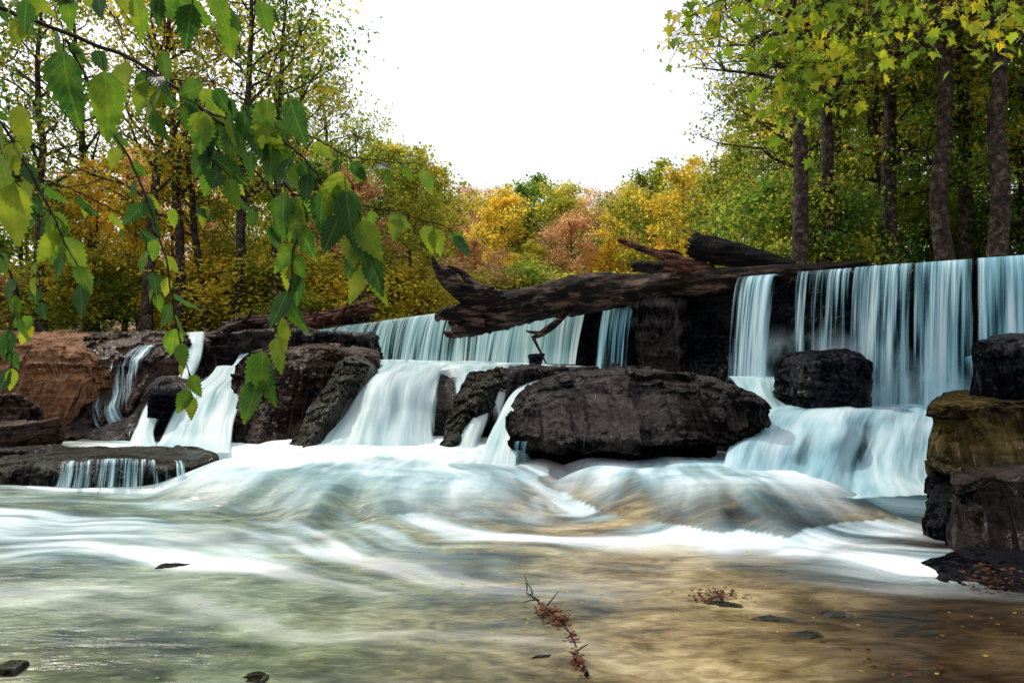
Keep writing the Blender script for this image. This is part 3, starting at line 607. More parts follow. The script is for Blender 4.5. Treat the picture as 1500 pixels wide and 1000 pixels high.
# right stacked boulders
C2 = (.86, .98)
slab('boulder', [(3.38, 4.88, 4.9, 5.0, 1.24, 1.26, .88), (3.48, 4.75, 4.8, 5.1, 1.32, 1.34, .86), (3.8, 4.65, 4.7, 5.35, 1.34, 1.38, .88), (4.3, 4.55, 4.6, 5.8, 1.32, 1.36, .88), (5, 4.5, 4.6, 6.0, 1.3, 1.36, .88)], ROCKB, 'black squared boulder stacked on others', amp=.05, seed=43, sc=2.6, e=.2, blocky=1.2, cut=C2)
slab('boulder', [(2.95, 4.70, 4.75, 4.85, .82, .84, .44), (3.06, 4.55, 4.7, 4.95, .92, .94, .38), (3.35, 4.4, 4.7, 5.3, .95, .97, .38), (3.7, 4.3, 4.65, 5.6, .95, .97, .36), (4.2, 4.25, 4.6, 6.0, .94, .98, .36), (5, 4.3, 4.6, 6.2, .94, .98, .36)], ROCKM, 'layered boulder with yellow brown moss', amp=.06, seed=45, sc=2.2, strata=1.3, e=.2, cut=C2)
slab('boulder', [(2.84, 4.30, 4.4, 4.45, .42, .44, -.2), (2.94, 4.2, 4.3, 4.6, .50, .5, -.2), (3.2, 4.05, 4.2, 4.95, .51, .5, -.2), (3.6, 3.95, 4.1, 5.4, .5, .5, -.2), (4.2, 3.9, 4.05, 6, .5, .5, -.2), (5, 3.9, 4.1, 6, .5, .5, -.2)], ROCK, 'tall dark boulder at the water edge', amp=.06, seed=47, sc=2.2, e=.2, key='rc', cut=C2)
slab('boulder', [(2.86, 4.6, 4.65, 4.75, .1, .15, -.2), (3.0, 4.5, 4.6, 4.9, .3, .38, -.2), (3.3, 4.4, 4.6, 5.2, .38, .42, -.2)], ROCKB, 'low wet black rock at the fall base', amp=.05, seed=48, sc=2.2)
slab('boulder', [(4.15, 5.5, 5.6, 5.9, .75, .8, -.2), (4.5, 5.4, 5.6, 6.3, 1.0, 1.1, -.2), (5.0, 5.3, 5.6, 7.0, 1.1, 1.2, -.2), (5.6, 5.2, 5.5, 7.2, 1.2, 1.3, -.2)], ROCKB, 'black ledge rock behind the stacked boulders', amp=.08, seed=46, sc=2.)
slab('boulder', [(2.25, 3.55, 3.7, 4.0, -.03, -.02, -.25), (2.6, 3.3, 3.55, 4.2, .02, .04, -.25), (3.1, 3.15, 3.5, 4.4, .06, .09, -.25), (3.8, 3.1, 3.5, 4.4, .10, .13, -.25)], ROCKB, 'low wet rock shelf with fallen leaves', amp=.05, seed=49, sc=2.5)
slab('boulder', [(5, 5.2, 5.4, 7.0, 1.2, 1.4, -.2), (6.5, 4.6, 5, 6.8, 1.5, 1.7, -.2), (8.5, 4, 4.6, 6, 1.8, 2.0, -.2)], ROCK, 'dark bank boulder beside the dam', amp=.12, seed=50)
slab('boulder', [(-6.0, 6.7, 6.85, 8.0, .16, .2, -.2), (-5.2, 6.55, 6.75, 8.0, .20, .24, -.2), (-4.4, 6.45, 6.65, 8.0, .20, .24, -.2), (-3.7, 6.5, 6.7, 7.9, .19, .22, -.2), (-3.25, 6.7, 6.9, 7.7, .14, .18, -.2)], ROCKF, 'low flat ledge with water fringing its edge', amp=.04, seed=51, sc=2.4, key='ledge', cut=C2)
boulder(P(30, 672, 7.6), (.5, .4, .14), ROCK, 'low wet rock on a gravel bar', 52, amp=.05)
boulder(P(12, 610, 8.6), (.25, .3, .30), ROCKBR, 'upright broken brown rock', 53, amp=.07)
boulder(P(20, 640, 8.0), (.3, .3, .16), ROCKBR, 'rounded brown rock near the water', 54, amp=.05)
boulder(P(250, 830, 4.0)+np.array([0, 0, -.055]), (.07, .09, .045), ROCKF, 'small submerged stone with water sliding over', 55, amp=.02, base=ICO5)
boulder(P(12, 980, 2.66)+np.array([0, 0, -.015]), (.06, .05, .035), ROCKF, 'small grey wet stone in the shallows', 56, amp=.012, base=ICO5)
boulder(P(372, 994, 2.58)+np.array([0, 0, -.015]), (.045, .035, .025), ROCKF, 'small grey wet stone in the shallows', 57, amp=.012, base=ICO5)
boulder(P(790, 957, 2.8)+np.array([0, 0, -.025]), (.05, .035, .028), ROCKB, 'small dark wet stone in the shallows', 58, amp=.012, base=ICO4)
rs = np.random.RandomState(9)
for px, py, w_ in [(1000, 905, .07), (1140, 905, .10), (1180, 930, .07), (1060, 885, .10), (1225, 900, .07), (880, 975, .035)]:
    d_ = 1200/(py-530); c = P(px, py, d_)
    boulder(c+np.array([0, 0, -.034]), (w_, w_*.6, .036), ROCKF, 'flat brown stone just breaking the shallow water', rs.randint(200, 900), amp=.016, base=ICO4)['group'] = 'flat stones in the shallows'

# ---------------------------------------------------------------- cascades (rows of points down the flow)
def cascade(rows, label, dens=.95, edge=.14, mat=None, nu=90, nv=70, seed=0, low=1., bumpa=.05, topd=1., wrap=None, white0=.15):
    R = []
    for r in rows:
        p = np.array([P(*q) for q in r]); R.append(resample(p, nu) if len(p) > 2 else p[0]+(p[1]-p[0])*np.linspace(0, 1, nu)[:, None])
    R = np.array(R)
    G = resample(R.reshape(len(R), -1), nv).reshape(nv, nu, 3)
    u = np.linspace(0, 1, nu)[None, :]; v = np.linspace(0, 1, nv)[:, None]
    width = np.linalg.norm(R[:, -1]-R[:, 0], axis=1).mean()
    dl = np.linalg.norm(np.diff(G, axis=0), axis=2).mean(1); L = np.concatenate([[0], np.cumsum(dl)])
    U = (u*width)+0*v; Vv = L[:, None]+0*u
    mid = np.sin(np.pi*v)
    n1 = vn(np.stack([U*3, Vv*.8, 0*U+seed], -1), 101); n2 = vn(np.stack([U*8, Vv*1.2, 0*U+seed], -1), 102); n3 = vn(np.stack([U*1., Vv*2.2, 0*U+seed], -1), 103)
    d = bumpa*(n1*.9+n2*.35+n3*.8)*(.3+.7*mid)
    G[..., 1] -= d; G[..., 2] += d*.5
    G[..., 2] += (.05*np.sin(np.pi*u))*mid*(0 if wrap else 1)
    e = np.minimum(u, 1-u)
    D = sm(e+.04*n1, 0, edge)*dens*(1-(1-low)*v)*(topd+(1-topd)*sm(v, 0, .2)+0*u)+.22*n1*(e > .02)+.12*n2*(e > .02)
    D = D*sm(v, -.01, .04)
    D = D*(1-.9*sm(v, .93, 1.0))
    if wrap:
        bv = BV[wrap]; Gf = G.reshape(-1, 3)
        for i in range(len(Gf)):
            h = bv.ray_cast(Vector((Gf[i, 0], 2.0, Gf[i, 2])), Vector((0, 1, 0)))
            if h[0] is not None: Gf[i, 1] = h[0].y-.03
        G = Gf.reshape(nv, nu, 3)
        for _ in range(3): G[1:-1, :, 1] = np.minimum(G[1:-1, :, 1], (G[:-2, :, 1]+G[2:, :, 1])/2)
    o = meshnp('cascade', G.reshape(-1, 3), gridF(nv, nu), mat or SILK_C, uv=np.stack([U, Vv], -1).reshape(-1, 2), attrs={'dens': np.clip(D, 0, 1), 'white': np.clip(white0+.35*n3+.35*sm(v, .7, 1.), 0, .8)+0*u}, origin=G[-1, nu//2])
    tag(o, label, 'waterfall', 'cascades between the rocks')
cascade([[(540, 527, 11.3), (600, 525, 11.3), (668, 530, 11.3)], [(538, 540, 10.4), (595, 537, 10.3), (660, 543, 10.3)], [(515, 572, 9.5), (570, 563, 9.3), (652, 572, 9.4)],
         [(485, 612, 8.9), (560, 608, 8.7), (645, 612, 8.9)], [(452, 652, 8.25), (550, 655, 8.1), (655, 655, 8.2)], [(400, 668, 7.5), (550, 674, 7.2), (700, 672, 7.4)]],
        'broad white cascade pouring down stepped rock', dens=.98, seed=1, bumpa=.09)
cascade([[(655, 532, 11), (770, 537, 10.8)], [(652, 545, 10.3), (765, 548, 10.2)], [(660, 575, 9.4), (750, 572, 9.3)], [(665, 615, 8.6), (742, 610, 8.5)], [(650, 650, 8.1), (728, 655, 7.9)], [(630, 668, 7.5), (740, 674, 7.4)]],
        'streaked cascade running over dark mossy rock', dens=.62, seed=2)
cascade([[(800, 541, 9.6), (880, 540, 9.4)], [(768, 560, 8.9), (850, 553, 8.7)], [(738, 590, 8.2), (800, 586, 7.9)], [(712, 635, 7.4), (768, 630, 7.05)], [(692, 676, 6.7), (758, 684, 6.5)], [(660, 690, 6.35), (765, 700, 6.1)]],
        'curving white cascade beside a large slab boulder', dens=.95, seed=3)
VEIL = silky('veil_water', 3.0, vs=.5, dark=(.08, .24, .30), mid=(.30, .54, .62), hi_c=(.72, .87, .91), con=(.37, .62))
cascade([[(1125, 592, 8.5), (1260, 592, 8.5), (1400, 592, 8.5)], [(1098, 603, 7.7), (1250, 602, 7.7), (1385, 604, 7.7)], [(1074, 625, 7.1), (1240, 622, 7.0), (1378, 625, 7.1)], [(1056, 660, 6.5), (1230, 660, 6.4), (1376, 660, 6.5)],
         [(1042, 698, 6.0), (1220, 702, 5.9), (1382, 700, 5.95)], [(1000, 722, 5.4), (1210, 734, 5.1), (1420, 724, 5.3)]], 'wide veil of blue white water dropping to the pool', dens=.88, seed=4, nu=130, bumpa=.09, edge=.06, mat=VEIL)
cascade([[(1058, 551, 9.4), (1152, 552, 9.4)], [(1068, 560, 9.0), (1152, 560, 8.9)], [(1085, 582, 8.5), (1150, 580, 8.4)], [(1085, 604, 7.9), (1165, 604, 7.9)], [(1080, 612, 7.5), (1190, 612, 7.5)]], 'small step of white water beside a black boulder', dens=.95, seed=5)
cascade([[(316, 536, 10.3), (368, 534, 10.3)], [(300, 556, 9.8), (364, 556, 9.7)], [(262, 580, 9.3), (358, 580, 9.2)], [(238, 618, 8.8), (352, 618, 8.7)], [(215, 650, 8.3), (348, 652, 8.2)], [(170, 662, 7.8), (355, 666, 7.6)]], 'white cascade fanning between two boulders', dens=.98, seed=6)
cascade([[(258, 486, 11.4), (304, 486, 11.4)], [(264, 500, 11.0), (302, 500, 11.0)], [(268, 530, 10.5), (296, 530, 10.5)], [(252, 556, 10.1), (286, 560, 10.1)], [(214, 590, 9.4), (252, 594, 9.4)], [(198, 630, 8.7), (232, 634, 8.7)], [(185, 656, 8.2), (240, 660, 8.1)]], 'narrow bent stream slipping past dark rock', dens=.80, seed=7, nu=40, edge=.35)
cascade([[(352, 490, 12.4), (388, 490, 12.4)], [(355, 500, 12.2), (385, 500, 12.2)], [(345, 530, 11.2), (362, 530, 11.2)], [(335, 545, 10.6), (362, 545, 10.6)]], 'small white spill below driftwood', dens=.8, seed=8, nu=40)
cascade([[(155, 505, 10.3), (232, 504, 10.3)], [(135, 520, 10.2), (228, 512, 10.2)], [(122, 545, 9.9), (218, 545, 9.9)], [(116, 590, 9.4), (208, 590, 9.4)], [(116, 648, 8.75), (200, 648, 8.75)]], 'thin trickles running down a dark boulder', dens=.34, seed=9, mat=SILK_R, bumpa=.0, wrap='left')
cascade([[(1402, 522, 6.6), (1440, 518, 6.6)], [(1405, 545, 6.4), (1436, 545, 6.4)], [(1400, 590, 6.2), (1432, 590, 6.2)], [(1380, 620, 6.0), (1432, 620, 6.0)]], 'small spill behind stacked boulders', dens=.62, seed=10, nu=40, edge=.35, mat=SILK_R)
cascade([[(1430, 702, 4.35), (1440, 702, 4.35)], [(1426, 735, 4.15), (1440, 735, 4.15)], [(1420, 800, 4.05), (1438, 800, 4.05)]], 'thin white spout down a boulder side', dens=.72, seed=11, nu=30, mat=SILK_R, bumpa=.0, wrap='rc')
cascade([[(752, 646, 6.42), (775, 646, 6.42)], [(750, 665, 6.38), (772, 665, 6.38)], [(752, 690, 6.35), (776, 692, 6.35)]], 'thin drips below a slab boulder', dens=.6, seed=12, nu=30, mat=SILK_R, bumpa=.005)
cascade([[(836, 640, 6.32), (862, 640, 6.32)], [(838, 662, 6.3), (860, 662, 6.3)], [(838, 692, 6.28), (862, 694, 6.28)]], 'thin drips below a slab boulder', dens=.55, seed=13, nu=30, mat=SILK_R, bumpa=.005)
cascade([[(70, 676, 6.78), (170, 672, 6.70), (270, 674, 6.80)], [(72, 683, 6.44), (170, 681, 6.36), (272, 682, 6.47)], [(72, 698, 6.36), (168, 698, 6.28), (274, 698, 6.39)], [(66, 716, 6.32), (165, 718, 6.22), (280, 714, 6.34)]], 'fringe of small falls over a low ledge', dens=.46, seed=14, mat=silky('fringe_water', 16., vs=.8, mid=(.2, .42, .48), hi_c=(.7, .86, .88)), bumpa=.01, edge=.05, nu=160)

# ---------------------------------------------------------------- logs
def log(parts, mat, label, name='fallen_log', seed=1, amp=.18, sides=44):
    A = Acc()
    for pts, rad in parts:
        n = max(40, len(pts)*20); p = resample(pts, n); r = resample(np.array(rad, float)[:, None]*np.ones((1, 3)), n)[:, 0]
        r = np.clip(r, .004, 9)
        V, F = tube(p, r, sides)
        rr_ = np.repeat(r, sides)
        c = np.repeat(p, sides, 0); d = (V-c)/rr_[:, None]
        ang = np.tile(np.arange(sides)/sides*2*np.pi, n); al = np.repeat(np.linspace(0, len(pts)*1.4, n), sides)
        tw = ang+al*.35
        nn = fbm(np.stack([np.cos(tw)*1.5, np.sin(tw)*1.5, al*.6], 1)+seed, 4, seed)
        n2 = 1-2*np.abs(vn(np.stack([np.cos(tw)*4.5, np.sin(tw)*4.5, al*.5], 1)+seed, seed+3))
        n3 = fbm(np.stack([np.cos(tw)*9, np.sin(tw)*9, al*1.6], 1)+seed, 3, seed+6)
        V = c+d*(rr_*(1+amp*1.7*nn+amp*.45*n2+amp*.5*n3))[:, None]
        A.add(V, F)
        for e, sgn in ((0, -1), (n-1, 1)):
            if r[e] > .03:
                ring = V[e*sides:(e+1)*sides]; ctr = ring.mean(0)
                dirv = p[e]-p[e-sgn]; dirv /= np.linalg.norm(dirv)+1e-9
                jag = np.random.RandomState(seed).uniform(0, .5, sides)[:, None]
                R1 = ring+dirv*r[e]*jag; R2 = ctr+(ring-ctr)*.75-dirv*r[e]*.5; R3 = ctr+(ring-ctr)*.02-dirv*r[e]*1.2
                Vc = np.concatenate([ring, R1, R2, R3]); j = np.arange(sides); jn = (j+1) % sides
                Fc = np.concatenate([np.stack([j+q*sides, jn+q*sides, jn+(q+1)*sides, j+(q+1)*sides], 1) for q in range(3)])
                A.add(Vc, Fc)
    V, F = A.get()
    o = meshnp(name, V, F, mat, origin=V.mean(0)); return tag(o, label, 'log')
log([([P(672, 474, 12.2), P(700, 464, 12.2), P(760, 450, 12.1), P(850, 432, 11.7), P(950, 420, 11.0), P(1060, 410, 10.25), P(1170, 401, 9.75), P(1268, 393, 9.4)], [.24, .28, .31, .29, .22, .17, .13, .10]),
     ([P(740, 445, 12.2), P(705, 440, 12.0), P(672, 424, 11.9), P(655, 402, 11.9), P(646, 388, 12)], [.20, .20, .16, .10, .04]),
     ([P(700, 446, 12.0), P(665, 420, 11.8), P(645, 402, 11.7), P(633, 377, 11.7)], [.14, .12, .08, .025]),
     ([P(715, 430, 12.1), P(694, 418, 12.3), P(676, 400, 12.4), P(655, 390, 12.4)], [.12, .09, .06, .02]),
     ([P(700, 462, 12.1), P(670, 458, 11.9), P(645, 462, 11.8), P(640, 470, 11.8)], [.2, .15, .09, .03]),
     ([P(705, 476, 12.0), P(680, 482, 11.9), P(662, 490, 11.8), P(650, 486, 11.8)], [.15, .11, .07, .02]),
     ([P(700, 470, 12.3), P(672, 478, 12.5), P(658, 470, 12.5)], [.2, .12, .04]),
     ([P(832, 446, 11.7), P(822, 465, 11.5), P(800, 484, 11.4), P(780, 495, 11.4)], [.07, .05, .06, .02]),
     ([P(790, 488, 11.4), P(776, 486, 11.4), P(770, 484, 11.4)], [.03, .02, .01]),
     ([P(780, 492, 11.4), P(790, 512, 11.35), P(800, 532, 11.3)], [.025, .018, .012])],
    LOGM, 'massive weathered fallen log with twisted root end', seed=2, amp=.22)
log([([P(1018, 360, 10.6), P(1060, 370, 10.4), P(1110, 382, 10.2), P(1160, 392, 10.0)], [.19, .18, .15, .1])], LOGC, 'short charred black log jutting over the crest', seed=5)
log([([P(906, 352, 11.3), P(940, 364, 11.1), P(985, 380, 10.8), P(1040, 396, 10.5)], [.03, .05, .08, .10]), ([P(960, 372, 11), P(985, 368, 11), P(1000, 374, 11)], [.05, .03, .01])], LOGR, 'thin pale broken log leaning on the dam', seed=7)
log([([P(930, 390, 11.6), P(980, 393, 11.3), P(1040, 398, 11)], [.09, .1, .09])], LOGM, 'short dark log lying along the crest', seed=8)
log([([P(975, 387, 10.6), P(1010, 393, 10.5), P(1050, 400, 10.4)], [.07, .09, .07])], LOGR, 'short reddish broken log on the dam', seed=9)
for k, (a, b, r0, r1_) in enumerate([((312, 505, 12.4), (548, 452, 13.6), .13, .09), ((330, 480, 13.2), (540, 465, 13.8), .12, .09), ((300, 500, 12.0), (400, 470, 13), .09, .06), ((440, 470, 13.2), (552, 438, 14), .06, .03), ((350, 468, 13.6), (470, 460, 13.8), .07, .05), ((310, 515, 12.1), (350, 470, 12.8), .1, .07), ((490, 470, 13), (545, 432, 13.4), .05, .02), ((370, 495, 12.6), (440, 480, 13), .08, .06)]):
    a = P(*a); b = P(*b); m_ = (a+b)/2+np.random.normal(0, .08, 3)
    log([([a, m_, b], [r0, (r0+r1_)/2, r1_]), ([m_, m_+np.array([.2, 0, .15]), m_+np.array([.3, -.1, .3])], [.04, .025, .01])], LOGR if k in (0, 3, 4, 6) else LOGM, 'red brown driftwood log in a tangled pile' if k in (0, 3, 4, 6) else 'dark driftwood log in a tangled pile', seed=20+k, name='driftwood_log')['group'] = 'driftwood logs piled on the rocks'

# ---------------------------------------------------------------- leaves & litter
def leaf_quads(C, size, rng, up=.4):
    n = len(C)
    a = rng.normal(0, 1, (n, 3)); a[:, 2] -= .3; a /= np.linalg.norm(a, axis=1)[:, None]
    b = rng.normal(0, 1, (n, 3)); b[:, 2] *= .5; b -= (b*a).sum(1)[:, None]*a; b /= np.linalg.norm(b, axis=1)[:, None]
    s = size*rng.uniform(.6, 1.35, n)[:, None]
    V = np.stack([C-a*s*.5, C+b*s*.34, C+a*s*.55, C-b*s*.34], 1).reshape(-1, 3)
    return V, np.arange(n*4).reshape(n, 4)

def litter(pts, spread, n, size, label, seed, wrap=None):
    rng = np.random.RandomState(seed); C = []
    for p, s_ in zip(pts, spread):
        q = rng.normal(0, 1, (n, 3))*np.array(s_); C.append(np.array(p)+q)
    C = np.concatenate(C)
    V, F = leaf_quads(C, size, rng)
    V[:, 2] = np.repeat(C[:, 2], 4)+(V[:, 2]-np.repeat(C[:, 2], 4))*.35
    o = meshnp('leaf_litter', V, F, LIT, smooth=False, origin=C.mean(0)); tag(o, label, 'leaves', kind='stuff')
litter([P(1058, 870, 3.5), P(1040, 876, 3.45)], [(.06, .05, .012)]*2, 60, .032, 'clump of brown leaves stranded in shallows', 1)
litter([P(1250, 955, 2.85), P(1300, 975, 2.72), P(1340, 985, 2.65)], [(.05, .04, .01), (.07, .03, .01), (.09, .03, .01)], 110, .032, 'dark fallen leaves caught along a shoal', 2)
litter([P(1450, 835, 3.75), P(1480, 850, 3.6), P(1440, 850, 3.6)], [(.08, .06, .02)]*3, 60, .034, 'dark red brown fallen leaves on a wet rock', 3)
litter([(-7.5, 9.6, 1.5), (-8.2, 9.3, 1.4), (-7.0, 9.4, .95), (-6.6, 9.2, .8)], [(.4, .2, .08), (.4, .2, .08), (.3, .15, .12), (.3, .12, .1)], 150, .05, 'red brown leaves scattered on sandstone', 4)
litter([(-5, 12.3, 1.72), (-4, 13, 1.85), (-3.2, 13.4, 2.0)], [(.5, .3, .06), (.4, .3, .08), (.4, .3, .08)], 200, .06, 'reddish leaves caught in driftwood', 5)
A = Acc()
tp = [P(772, 872, 3.55), P(790, 888, 3.38), P(815, 910, 3.2), P(838, 940, 2.98), P(848, 975, 2.75), P(860, 995, 2.6)]
tp = [q+np.array([0, 0, .02]) for q in tp]
V, F = tube(resample(tp, 50)+np.random.normal(0, .003, (50, 3)), np.linspace(.003, .008, 50), 8); A.add(V, F)
for a, b in [((772, 870, 3.55), (768, 848, 3.5)), ((790, 884, 3.38), (764, 888, 3.4)), ((800, 894, 3.3), (818, 872, 3.3)), ((820, 910, 3.15), (800, 920, 3.1)), ((838, 936, 3), (822, 946, 2.95)), ((780, 876, 3.45), (772, 860, 3.4)), ((845, 960, 2.8), (862, 950, 2.8))]:
    V, F = tube(resample([P(*a)+np.array([0, 0, .02]), (P(*a)+P(*b))/2+np.array([.005, 0, .025]), P(*b)+np.array([0, 0, .02])], 10), np.linspace(.004, .0015, 10), 6); A.add(V, F)
V, F = A.get(); o = meshnp('stranded_twig', V, F, TWIG, origin=V.mean(0)); tag(o, 'dark bare twig stranded in the shallows', 'twig')
litter([P(800, 905, 3.25)+np.array([0, 0, .02]), P(820, 915, 3.15)+np.array([0, 0, .02]), P(838, 945, 2.98)+np.array([0, 0, .02]), P(846, 980, 2.72)+np.array([0, 0, .02])], [(.04, .03, .018), (.03, .03, .018), (.014, .05, .016), (.014, .05, .016)], 140, .03, 'dark leaves snagged on a stranded twig', 6)
rng = np.random.RandomState(12); xs_ = rng.uniform(-1.6, 2.4, 160); ys_ = rng.uniform(2.2, 4.4, 160)
V, F = leaf_quads(np.stack([xs_, ys_, np.full(160, .028)], 1), .02, rng); V[:, 2] = .026+.2*(V[:, 2]-.026)
o = meshnp('leaf_litter', V, F, LY, smooth=False, origin=(0, 3, 0)); tag(o, 'tiny yellow leaves scattered over the shallow bed', 'leaves', kind='stuff')

# ---------------------------------------------------------------- trees
def make_tree(seed, H, tr, cb, spread, nl, leaf, lean=(0, 0), clump=.5, nlimb=16, sub=5, up=.5, sparse_top=0, droop=0.):
    rng = np.random.RandomState(seed); A = Acc(); tips = []
    n = 14; z = np.linspace(-.3, H, n)
    tp = np.stack([lean[0]*(z/H)**1.3*H+rng.normal(0, .012*H, n).cumsum()*.35, lean[1]*(z/H)*H+rng.normal(0, .012*H, n).cumsum()*.35, z], 1)
    tp[0, :2] = 0; tp[1, :2] *= .3
    trr = tr*(1-.88*(np.arange(n)/(n-1)))**.85; trr[0] *= 1.35
    V, F = tube(resample(tp, 30), np.interp(np.linspace(0, n-1, 30), np.arange(n), trr), 9); A.add(V, F)
    for k in range(nlimb):
        t = cb+(1-cb)*(k+rng.rand())/nlimb; t = min(t, .97)
        base = np.array([np.interp(t*H, z, tp[:, j]) for j in range(3)])
        az = k*2.4+rng.uniform(-.5, .5)
        prof = math.sin(math.pi*min(1, (.22+.78*(t-cb)/(1-cb))))**.7
        L = spread*(.35+.65*prof)*rng.uniform(.7, 1.2)
        d = np.array([math.cos(az), math.sin(az), up*rng.uniform(.4, 1.3)+.4*(t-cb)])
        m = 6; q = [base]
        for i in range(m):
            d = d/np.linalg.norm(d); q.append(q[-1]+d*L/m); d = d+rng.normal(0, .22, 3)+np.array([0, 0, .06-droop])
        q = np.array(q); r0 = max(.012, tr*.42*(1-t)**.5)
        V, F = tube(q, np.linspace(r0, r0*.15, m+1), 5); A.add(V, F)
        tips += [q[3], q[4], q[5], q[6]]
        for s_ in range(sub):
            i = rng.randint(1, m); b0 = q[i]; d2 = (q[i+1]-q[i]); d2 /= np.linalg.norm(d2); d2 = d2+rng.normal(0, .65, 3)+np.array([0, 0, .2-droop]); d2 /= np.linalg.norm(d2)
            L2 = L*rng.uniform(.25, .5); q2 = [b0]
            for i2 in range(3): q2.append(q2[-1]+d2*L2/3); d2 = d2+rng.normal(0, .3, 3)
            q2 = np.array(q2); V, F = tube(q2, np.linspace(r0*.35, r0*.06+.003, 4), 4); A.add(V, F)
            tips += [q2[2], q2[3], q2[3]]
    for i in range(3): tips.append(tp[-1-i])
    tips = np.array(tips); w = rng.uniform(.1, 1, len(tips))**2.5
    if sparse_top: w *= 1-sparse_top*np.clip(tips[:, 2]/H, 0, 1)
    w /= w.sum()
    idx = rng.choice(len(tips), nl, p=w)
    C = tips[idx]+rng.normal(0, 1, (nl, 3))*np.array([clump, clump, clump*.6])*rng.uniform(.3, 1.1, (nl, 1))
    LV_, LF_ = leaf_quads(C, leaf, rng)
    return A.get(), (LV_, LF_)

def tree_proto(key, bark, **kw):
    (tv, tf), (lv, lf) = make_tree(**kw)
    t = meshnp('trunk', tv, tf, bark, link=False); c = meshnp('crown', lv, lf, LG, smooth=False, link=False)
    return (t.data, c.data, kw['H'])
PR = {}
for i in range(4): PR['d%d' % i] = tree_proto('d', BARK, seed=100+i, H=10, tr=.16, cb=.14, spread=3.0, nl=8000, leaf=.20, clump=.40, nlimb=24, sub=6, lean=(random.uniform(-.08, .08), 0))
for i in range(3): PR['s%d' % i] = tree_proto('s', BARK, seed=200+i, H=16, tr=.24, cb=.32, spread=4.0, nl=3400, leaf=.2, clump=.6, nlimb=22, sub=7, up=.9, lean=((-.08, .12, .05)[i], 0))
for i in range(2): PR['b%d' % i] = tree_proto('b', BARKP, seed=300+i, H=12, tr=.14, cb=.12, spread=3.4, nl=4200, leaf=.17, clump=.4, nlimb=34, sub=9, up=1.1)
for i in range(3): PR['n%d' % i] = tree_proto('n', BARK, seed=400+i, H=13, tr=.22, cb=.25, spread=3.6, nl=14000, leaf=.125, clump=.36, nlimb=30, sub=8, up=.35, droop=.05, lean=((.03, -.05, .0)[i], 0))
for i in range(2): PR['m%d' % i] = tree_proto('m', BARK, seed=450+i, H=13, tr=.24, cb=.42, spread=3.4, nl=6500, leaf=.125, clump=.36, nlimb=24, sub=7, up=.4, droop=.04, lean=((-.03, .03)[i], 0))
for i in range(2): PR['u%d' % i] = tree_proto('u', BARK, seed=500+i, H=3, tr=.05, cb=.02, spread=1.7, nl=5500, leaf=.12, clump=.36, nlimb=20, sub=5, up=.35, droop=.03)
def put(key, px, d, ztop, mat, label, group, name='tree', cat='tree', rotz=None, wide=1.0):
    x = (px-750)/1000*d
    zb = float(ground_h(np.array([x]), np.array([float(d)]))[0]); zb = max(zb, 2.2)-.05
    tm, cm, H = PR[key]; sc = (ztop-zb)/H
    e = bpy.data.objects.new(name, None); e.empty_display_size = .5; e.location = (x, d, zb); e.rotation_euler = (0, 0, random.uniform(0, 6.28) if rotz is None else rotz)
    e.scale = (sc*wide, sc*wide, sc); COL.objects.link(e)
    tag(e, label, cat, group)
    t = bpy.data.objects.new('trunk', tm); t.parent = e; COL.objects.link(t)
    c = bpy.data.objects.new('crown', cm); c.parent = e; COL.objects.link(c)
    c.material_slots[0].link = 'OBJECT'; c.material_slots[0].material = mat
def zt(py, d): return EYE+(530-py)/1000*d
G1 = 'autumn trees along the wooded bank'
lab = {LG.name: 'leafy green tree on the wooded bank', LY.name: 'golden autumn tree on the wooded bank', LO.name: 'rust orange autumn tree on the wooded bank', LV.name: 'olive and yellow tree on the wooded bank', LD.name: 'dark green tree on the wooded bank'}
R = random.Random(5)
for px in range(-140, 620, 56):
    d = R.uniform(32, 38); mat = R.choice([LY, LY, LV, LV, LG, LO]); put('d%d' % R.randrange(4), px+R.uniform(-15, 15), d, zt(R.uniform(225, 310), d), mat, lab[mat.name], G1)
for px in range(-160, 660, 66):
    d = R.uniform(42, 54); mat = R.choice([LY, LV, LG, LV, LO, LG]); put('d%d' % R.randrange(4), px+R.uniform(-15, 15), d, zt(R.uniform(215, 275), d), mat, lab[mat.name], G1)
for px in range(-100, 640, 26):
    d = R.uniform(31.5, 34); mat = R.choice([LY, LY, LV, LG, LO]); put('u%d' % R.randrange(2), px+R.uniform(-15, 15), d, zt(R.uniform(385, 440), d), mat, 'low %s shrub on the river bank' % ({LY: 'golden', LG: 'leafy green', LV: 'olive green', LO: 'rust brown'}[mat]), 'shrubs on the river bank', name='bush', cat='bush', wide=1.6)
for px, d, top, m_, k in [(-60, 34, -90, LY, 's0'), (60, 31, -60, LG, 's1'), (130, 34, -20, LV, 's2'), (215, 31, -80, LV, 's0'), (262, 31, -40, LY, 's2'), (302, 31.5, 60, LV, 's1'), (345, 31, -70, LV, 's1'), (405, 31, -20, LG, 's2'), (420, 38, 60, LV, 's0'), (490, 40, 130, LV, 's2'), (540, 42, 190, LG, 's0')]:
    put(k, px, d, zt(top, d), m_, 'tall thin tree with sparse autumn foliage', G1)
for px, d, top, m_ in [(500, 50, 235, LG), (560, 54, 240, LG), (530, 36, 330, LG), (610, 60, 270, LV)]:
    put('d%d' % R.randrange(4), px, d, zt(top, d), m_, lab[m_.name], G1)
for i, px in enumerate(range(600, 1010, 28)):
    d = R.uniform(92, 110); mat = [LG, LV, LD, LY, LO][i % 5]
    put('d%d' % R.randrange(4), px, d, zt(R.uniform(296, 322), d), mat, lab[mat.name], G1, wide=1.2)
